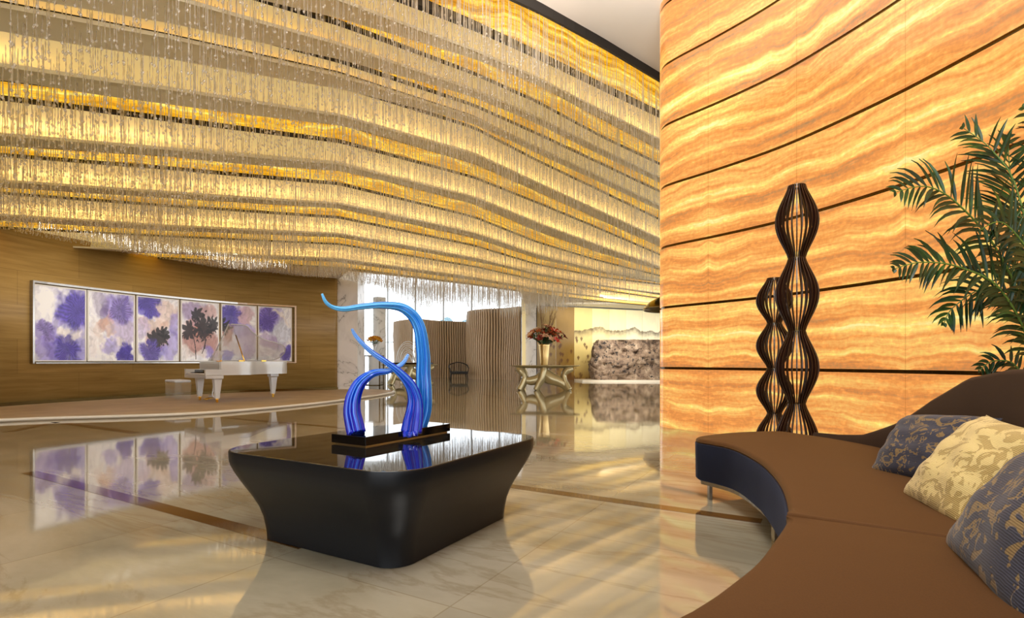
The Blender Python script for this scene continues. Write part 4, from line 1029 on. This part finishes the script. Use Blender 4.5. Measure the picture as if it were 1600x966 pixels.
# ------------------------------------------------------------------ pillows
def pillow(name, c, size, thick, R, m, label):
    b = MB(); n = 26; top = []; bot = []
    for sgn, store in ((1, top), (-1, bot)):
        for j in range(n+1):
            for i in range(n+1):
                x, y = -1+2*i/n, -1+2*j/n
                ex = (1-abs(x)**2.3)*(1-abs(y)**2.3); z = sgn*thick/2*max(ex, 0)**.46
                k = 1-.07*(1-abs(y)**2)*abs(x)**3 ; k2 = 1-.07*(1-abs(x)**2)*abs(y)**3
                wr = .006*math.sin(x*9+y*4)*ex+.004*math.sin(y*13)
                store.append(Vector((x*size[0]/2*k, y*size[1]/2*k2, z+wr*sgn)))
    fs = [(j*(n+1)+i, j*(n+1)+i+1, (j+1)*(n+1)+i+1, (j+1)*(n+1)+i) for j in range(n) for i in range(n)]
    b.add(top, fs); b.add(bot, [f[::-1] for f in fs])
    o = b.build(name, m, sm=True)
    import bmesh
    bm = bmesh.new(); bm.from_mesh(o.data); bmesh.ops.remove_doubles(bm, verts=bm.verts, dist=.0005); bmesh.ops.recalc_face_normals(bm, faces=bm.faces); bm.to_mesh(o.data); bm.free()
    o.matrix_world = Matrix.Translation(Vector(c)) @ R
    tag(o, label, 'cushion', 'damask cushions leaning along the sofa back'); return o
def frame(nrm, up, roll=0):
    z = Vector(nrm).normalized(); y = (Vector(up)-z*Vector(up).dot(z)).normalized(); x = y.cross(z)
    return Matrix((x, y, z)).transposed().to_4x4() @ Matrix.Rotation(roll, 4, 'Z')
pillow('throw_cushion', (2.02, 2.93, .60), (.46, .46, .2), 0.2, frame((-.75, -.35, .62), (0, 0, 1), -.1), m_p1, 'navy and gold damask cushion, farthest along the sofa') if False else None
pillow('throw_cushion', (2.16, 2.74, .59), (.5, .44), .25, frame((-.80, -.1, .66), (0, 0, 1), .1), m_p1, 'navy and gold damask cushion farthest along the sofa')
pillow('throw_cushion', (1.86, 2.1, .6), (.54, .5), .25, frame((-.75, .12, .6), (0, 0, 1), -.1), m_p2, 'pale gold damask cushion between the two navy ones')
pillow('throw_cushion', (1.5, 1.4, .63), (.66, .62), .32, frame((-.62, .3, .6), (0, 0, 1), 0), m_p3, 'large navy and gold damask cushion nearest the viewer')

# ------------------------------------------------------------------ palm
palm = empty('potted_palm', (3.72, 3.72, 0), 0, 'green palm with arching fronds behind the sofa by onyx wall', 'palm')
pO_ = Vector((3.72, 3.72, 0))
MB().lathe([(.17, 0), (.2, .02), (.27, .42), (.28, .46), (.25, .46), (.24, .4)], n=36).build('planter', m_ceramic, palm, sm=True)
MB().lathe([(.01, .4), (.245, .4), (.24, .38)], n=36).build('soil', mat('soil', srgb(50, 38, 28), .95), palm)
def frond(pts, lmax, up=(0, 0, 1), n=30, droop=.5, start=.25, seed=0):
    rd = random.Random(seed)
    P_ = catmull([PX(*q)-pO_ for q in pts], 10); arc = [0]
    for i in range(1, len(P_)): arc.append(arc[-1]+(P_[i]-P_[i-1]).length)
    b = MB(); b.tube(P_, [.009-.0065*i/(len(P_)-1) for i in range(len(P_))], 6, mi=1)
    def at(u): return Vector([float(np.interp(u, arc, [getattr(q, c) for q in P_])) for c in 'xyz'])
    for k in range(n):
        t = start+(1-start)*k/(n-1); u = t*arc[-1]; p0 = at(u); d = (at(min(arc[-1], u+.03))-at(max(0, u-.03))).normalized()
        side0 = d.cross(Vector((0, -1, .25))).normalized()
        ln = 1.3*lmax*(math.sin(math.pi*min(1, (t-start)/(1-start)*.80+.2))**.6+.12)*rd.uniform(.85, 1.1)
        for s_ in (-1, 1):
            dirv = (side0*s_*rd.uniform(.75, .95)+d*rd.uniform(.65, .95)+Vector((rd.uniform(-.1, .1), rd.uniform(-.45, .1), 0))).normalized()
            wv = dirv.cross(Vector((rd.uniform(-.4, .4), -1, rd.uniform(-.2, .4)))).normalized(); q = p0.copy(); pts2 = []
            for j in range(6):
                pts2.append(q.copy()); dirv = (dirv+Vector((0, 0, -.09*droop*j))).normalized(); q = q+dirv*ln/5
            ww = [.3, .9, 1, .85, .5, .05]; wd = .0135
            L_ = [pts2[j]-wv*wd*ww[j] for j in range(6)]; R_ = [pts2[j]+wv*wd*ww[j] for j in range(6)]; M_ = [pts2[j]+Vector((0, .003, -.002)) for j in range(6)]
            b.add(L_+M_+R_, [(j, j+1, 7+j, 6+j) for j in range(5)]+[(6+j, 7+j, 13+j, 12+j) for j in range(5)])
    return b.build('frond', [m_leaf, m_stem], palm)
bs = (1628, 700, 3.7)
frond([bs, (1625, 480, 3.72), (1590, 300, 3.78), (1550, 235, 3.85), (1505, 200, 3.9)], .30, n=30, start=.35, seed=1)
frond([bs, (1612, 520, 3.6), (1560, 395, 3.55), (1500, 322, 3.5), (1450, 292, 3.48), (1400, 300, 3.45)], .26, n=34, start=.35, seed=2, droop=.9)
frond([bs, (1615, 560, 3.5), (1565, 455, 3.4), (1500, 418, 3.35), (1440, 410, 3.3), (1398, 420, 3.28)], .22, n=34, start=.35, seed=3, droop=.7)
frond([bs, (1618, 560, 3.8), (1590, 470, 3.8), (1540, 450, 3.82), (1490, 480, 3.85), (1475, 505, 3.85)], .22, n=26, start=.4, seed=4, droop=1.2)
frond([bs, (1625, 520, 3.85), (1605, 380, 3.9), (1580, 280, 3.95), (1575, 215, 4.0)], .30, n=28, start=.4, seed=5)
frond([bs, (1650, 480, 3.7), (1660, 330, 3.75), (1640, 220, 3.8), (1600, 170, 3.8)], .34, n=30, start=.3, seed=6)
frond([bs, (1610, 620, 3.75), (1585, 570, 3.8), (1550, 565, 3.85), (1530, 580, 3.85)], .10, n=14, start=.5, seed=7, droop=1)
frond([bs, (1640, 540, 3.45), (1620, 420, 3.4), (1570, 350, 3.35), (1530, 360, 3.3)], .26, n=28, start=.35, seed=8, droop=1.0)
frond([bs, (1700, 500, 3.6), (1760, 360, 3.5), (1840, 330, 3.4)], .3, n=26, start=.3, seed=9)
frond([bs, (1660, 560, 3.3), (1700, 470, 3.0), (1730, 460, 2.7)], .3, n=26, start=.3, seed=10)
for k in range(6):
    a = k*1.05; MB().tube([(.05*math.cos(a), .05*math.sin(a), .38), (.03*math.cos(a), .03*math.sin(a), .75)], .014, 7).build('stem', m_stem, palm, sm=True)
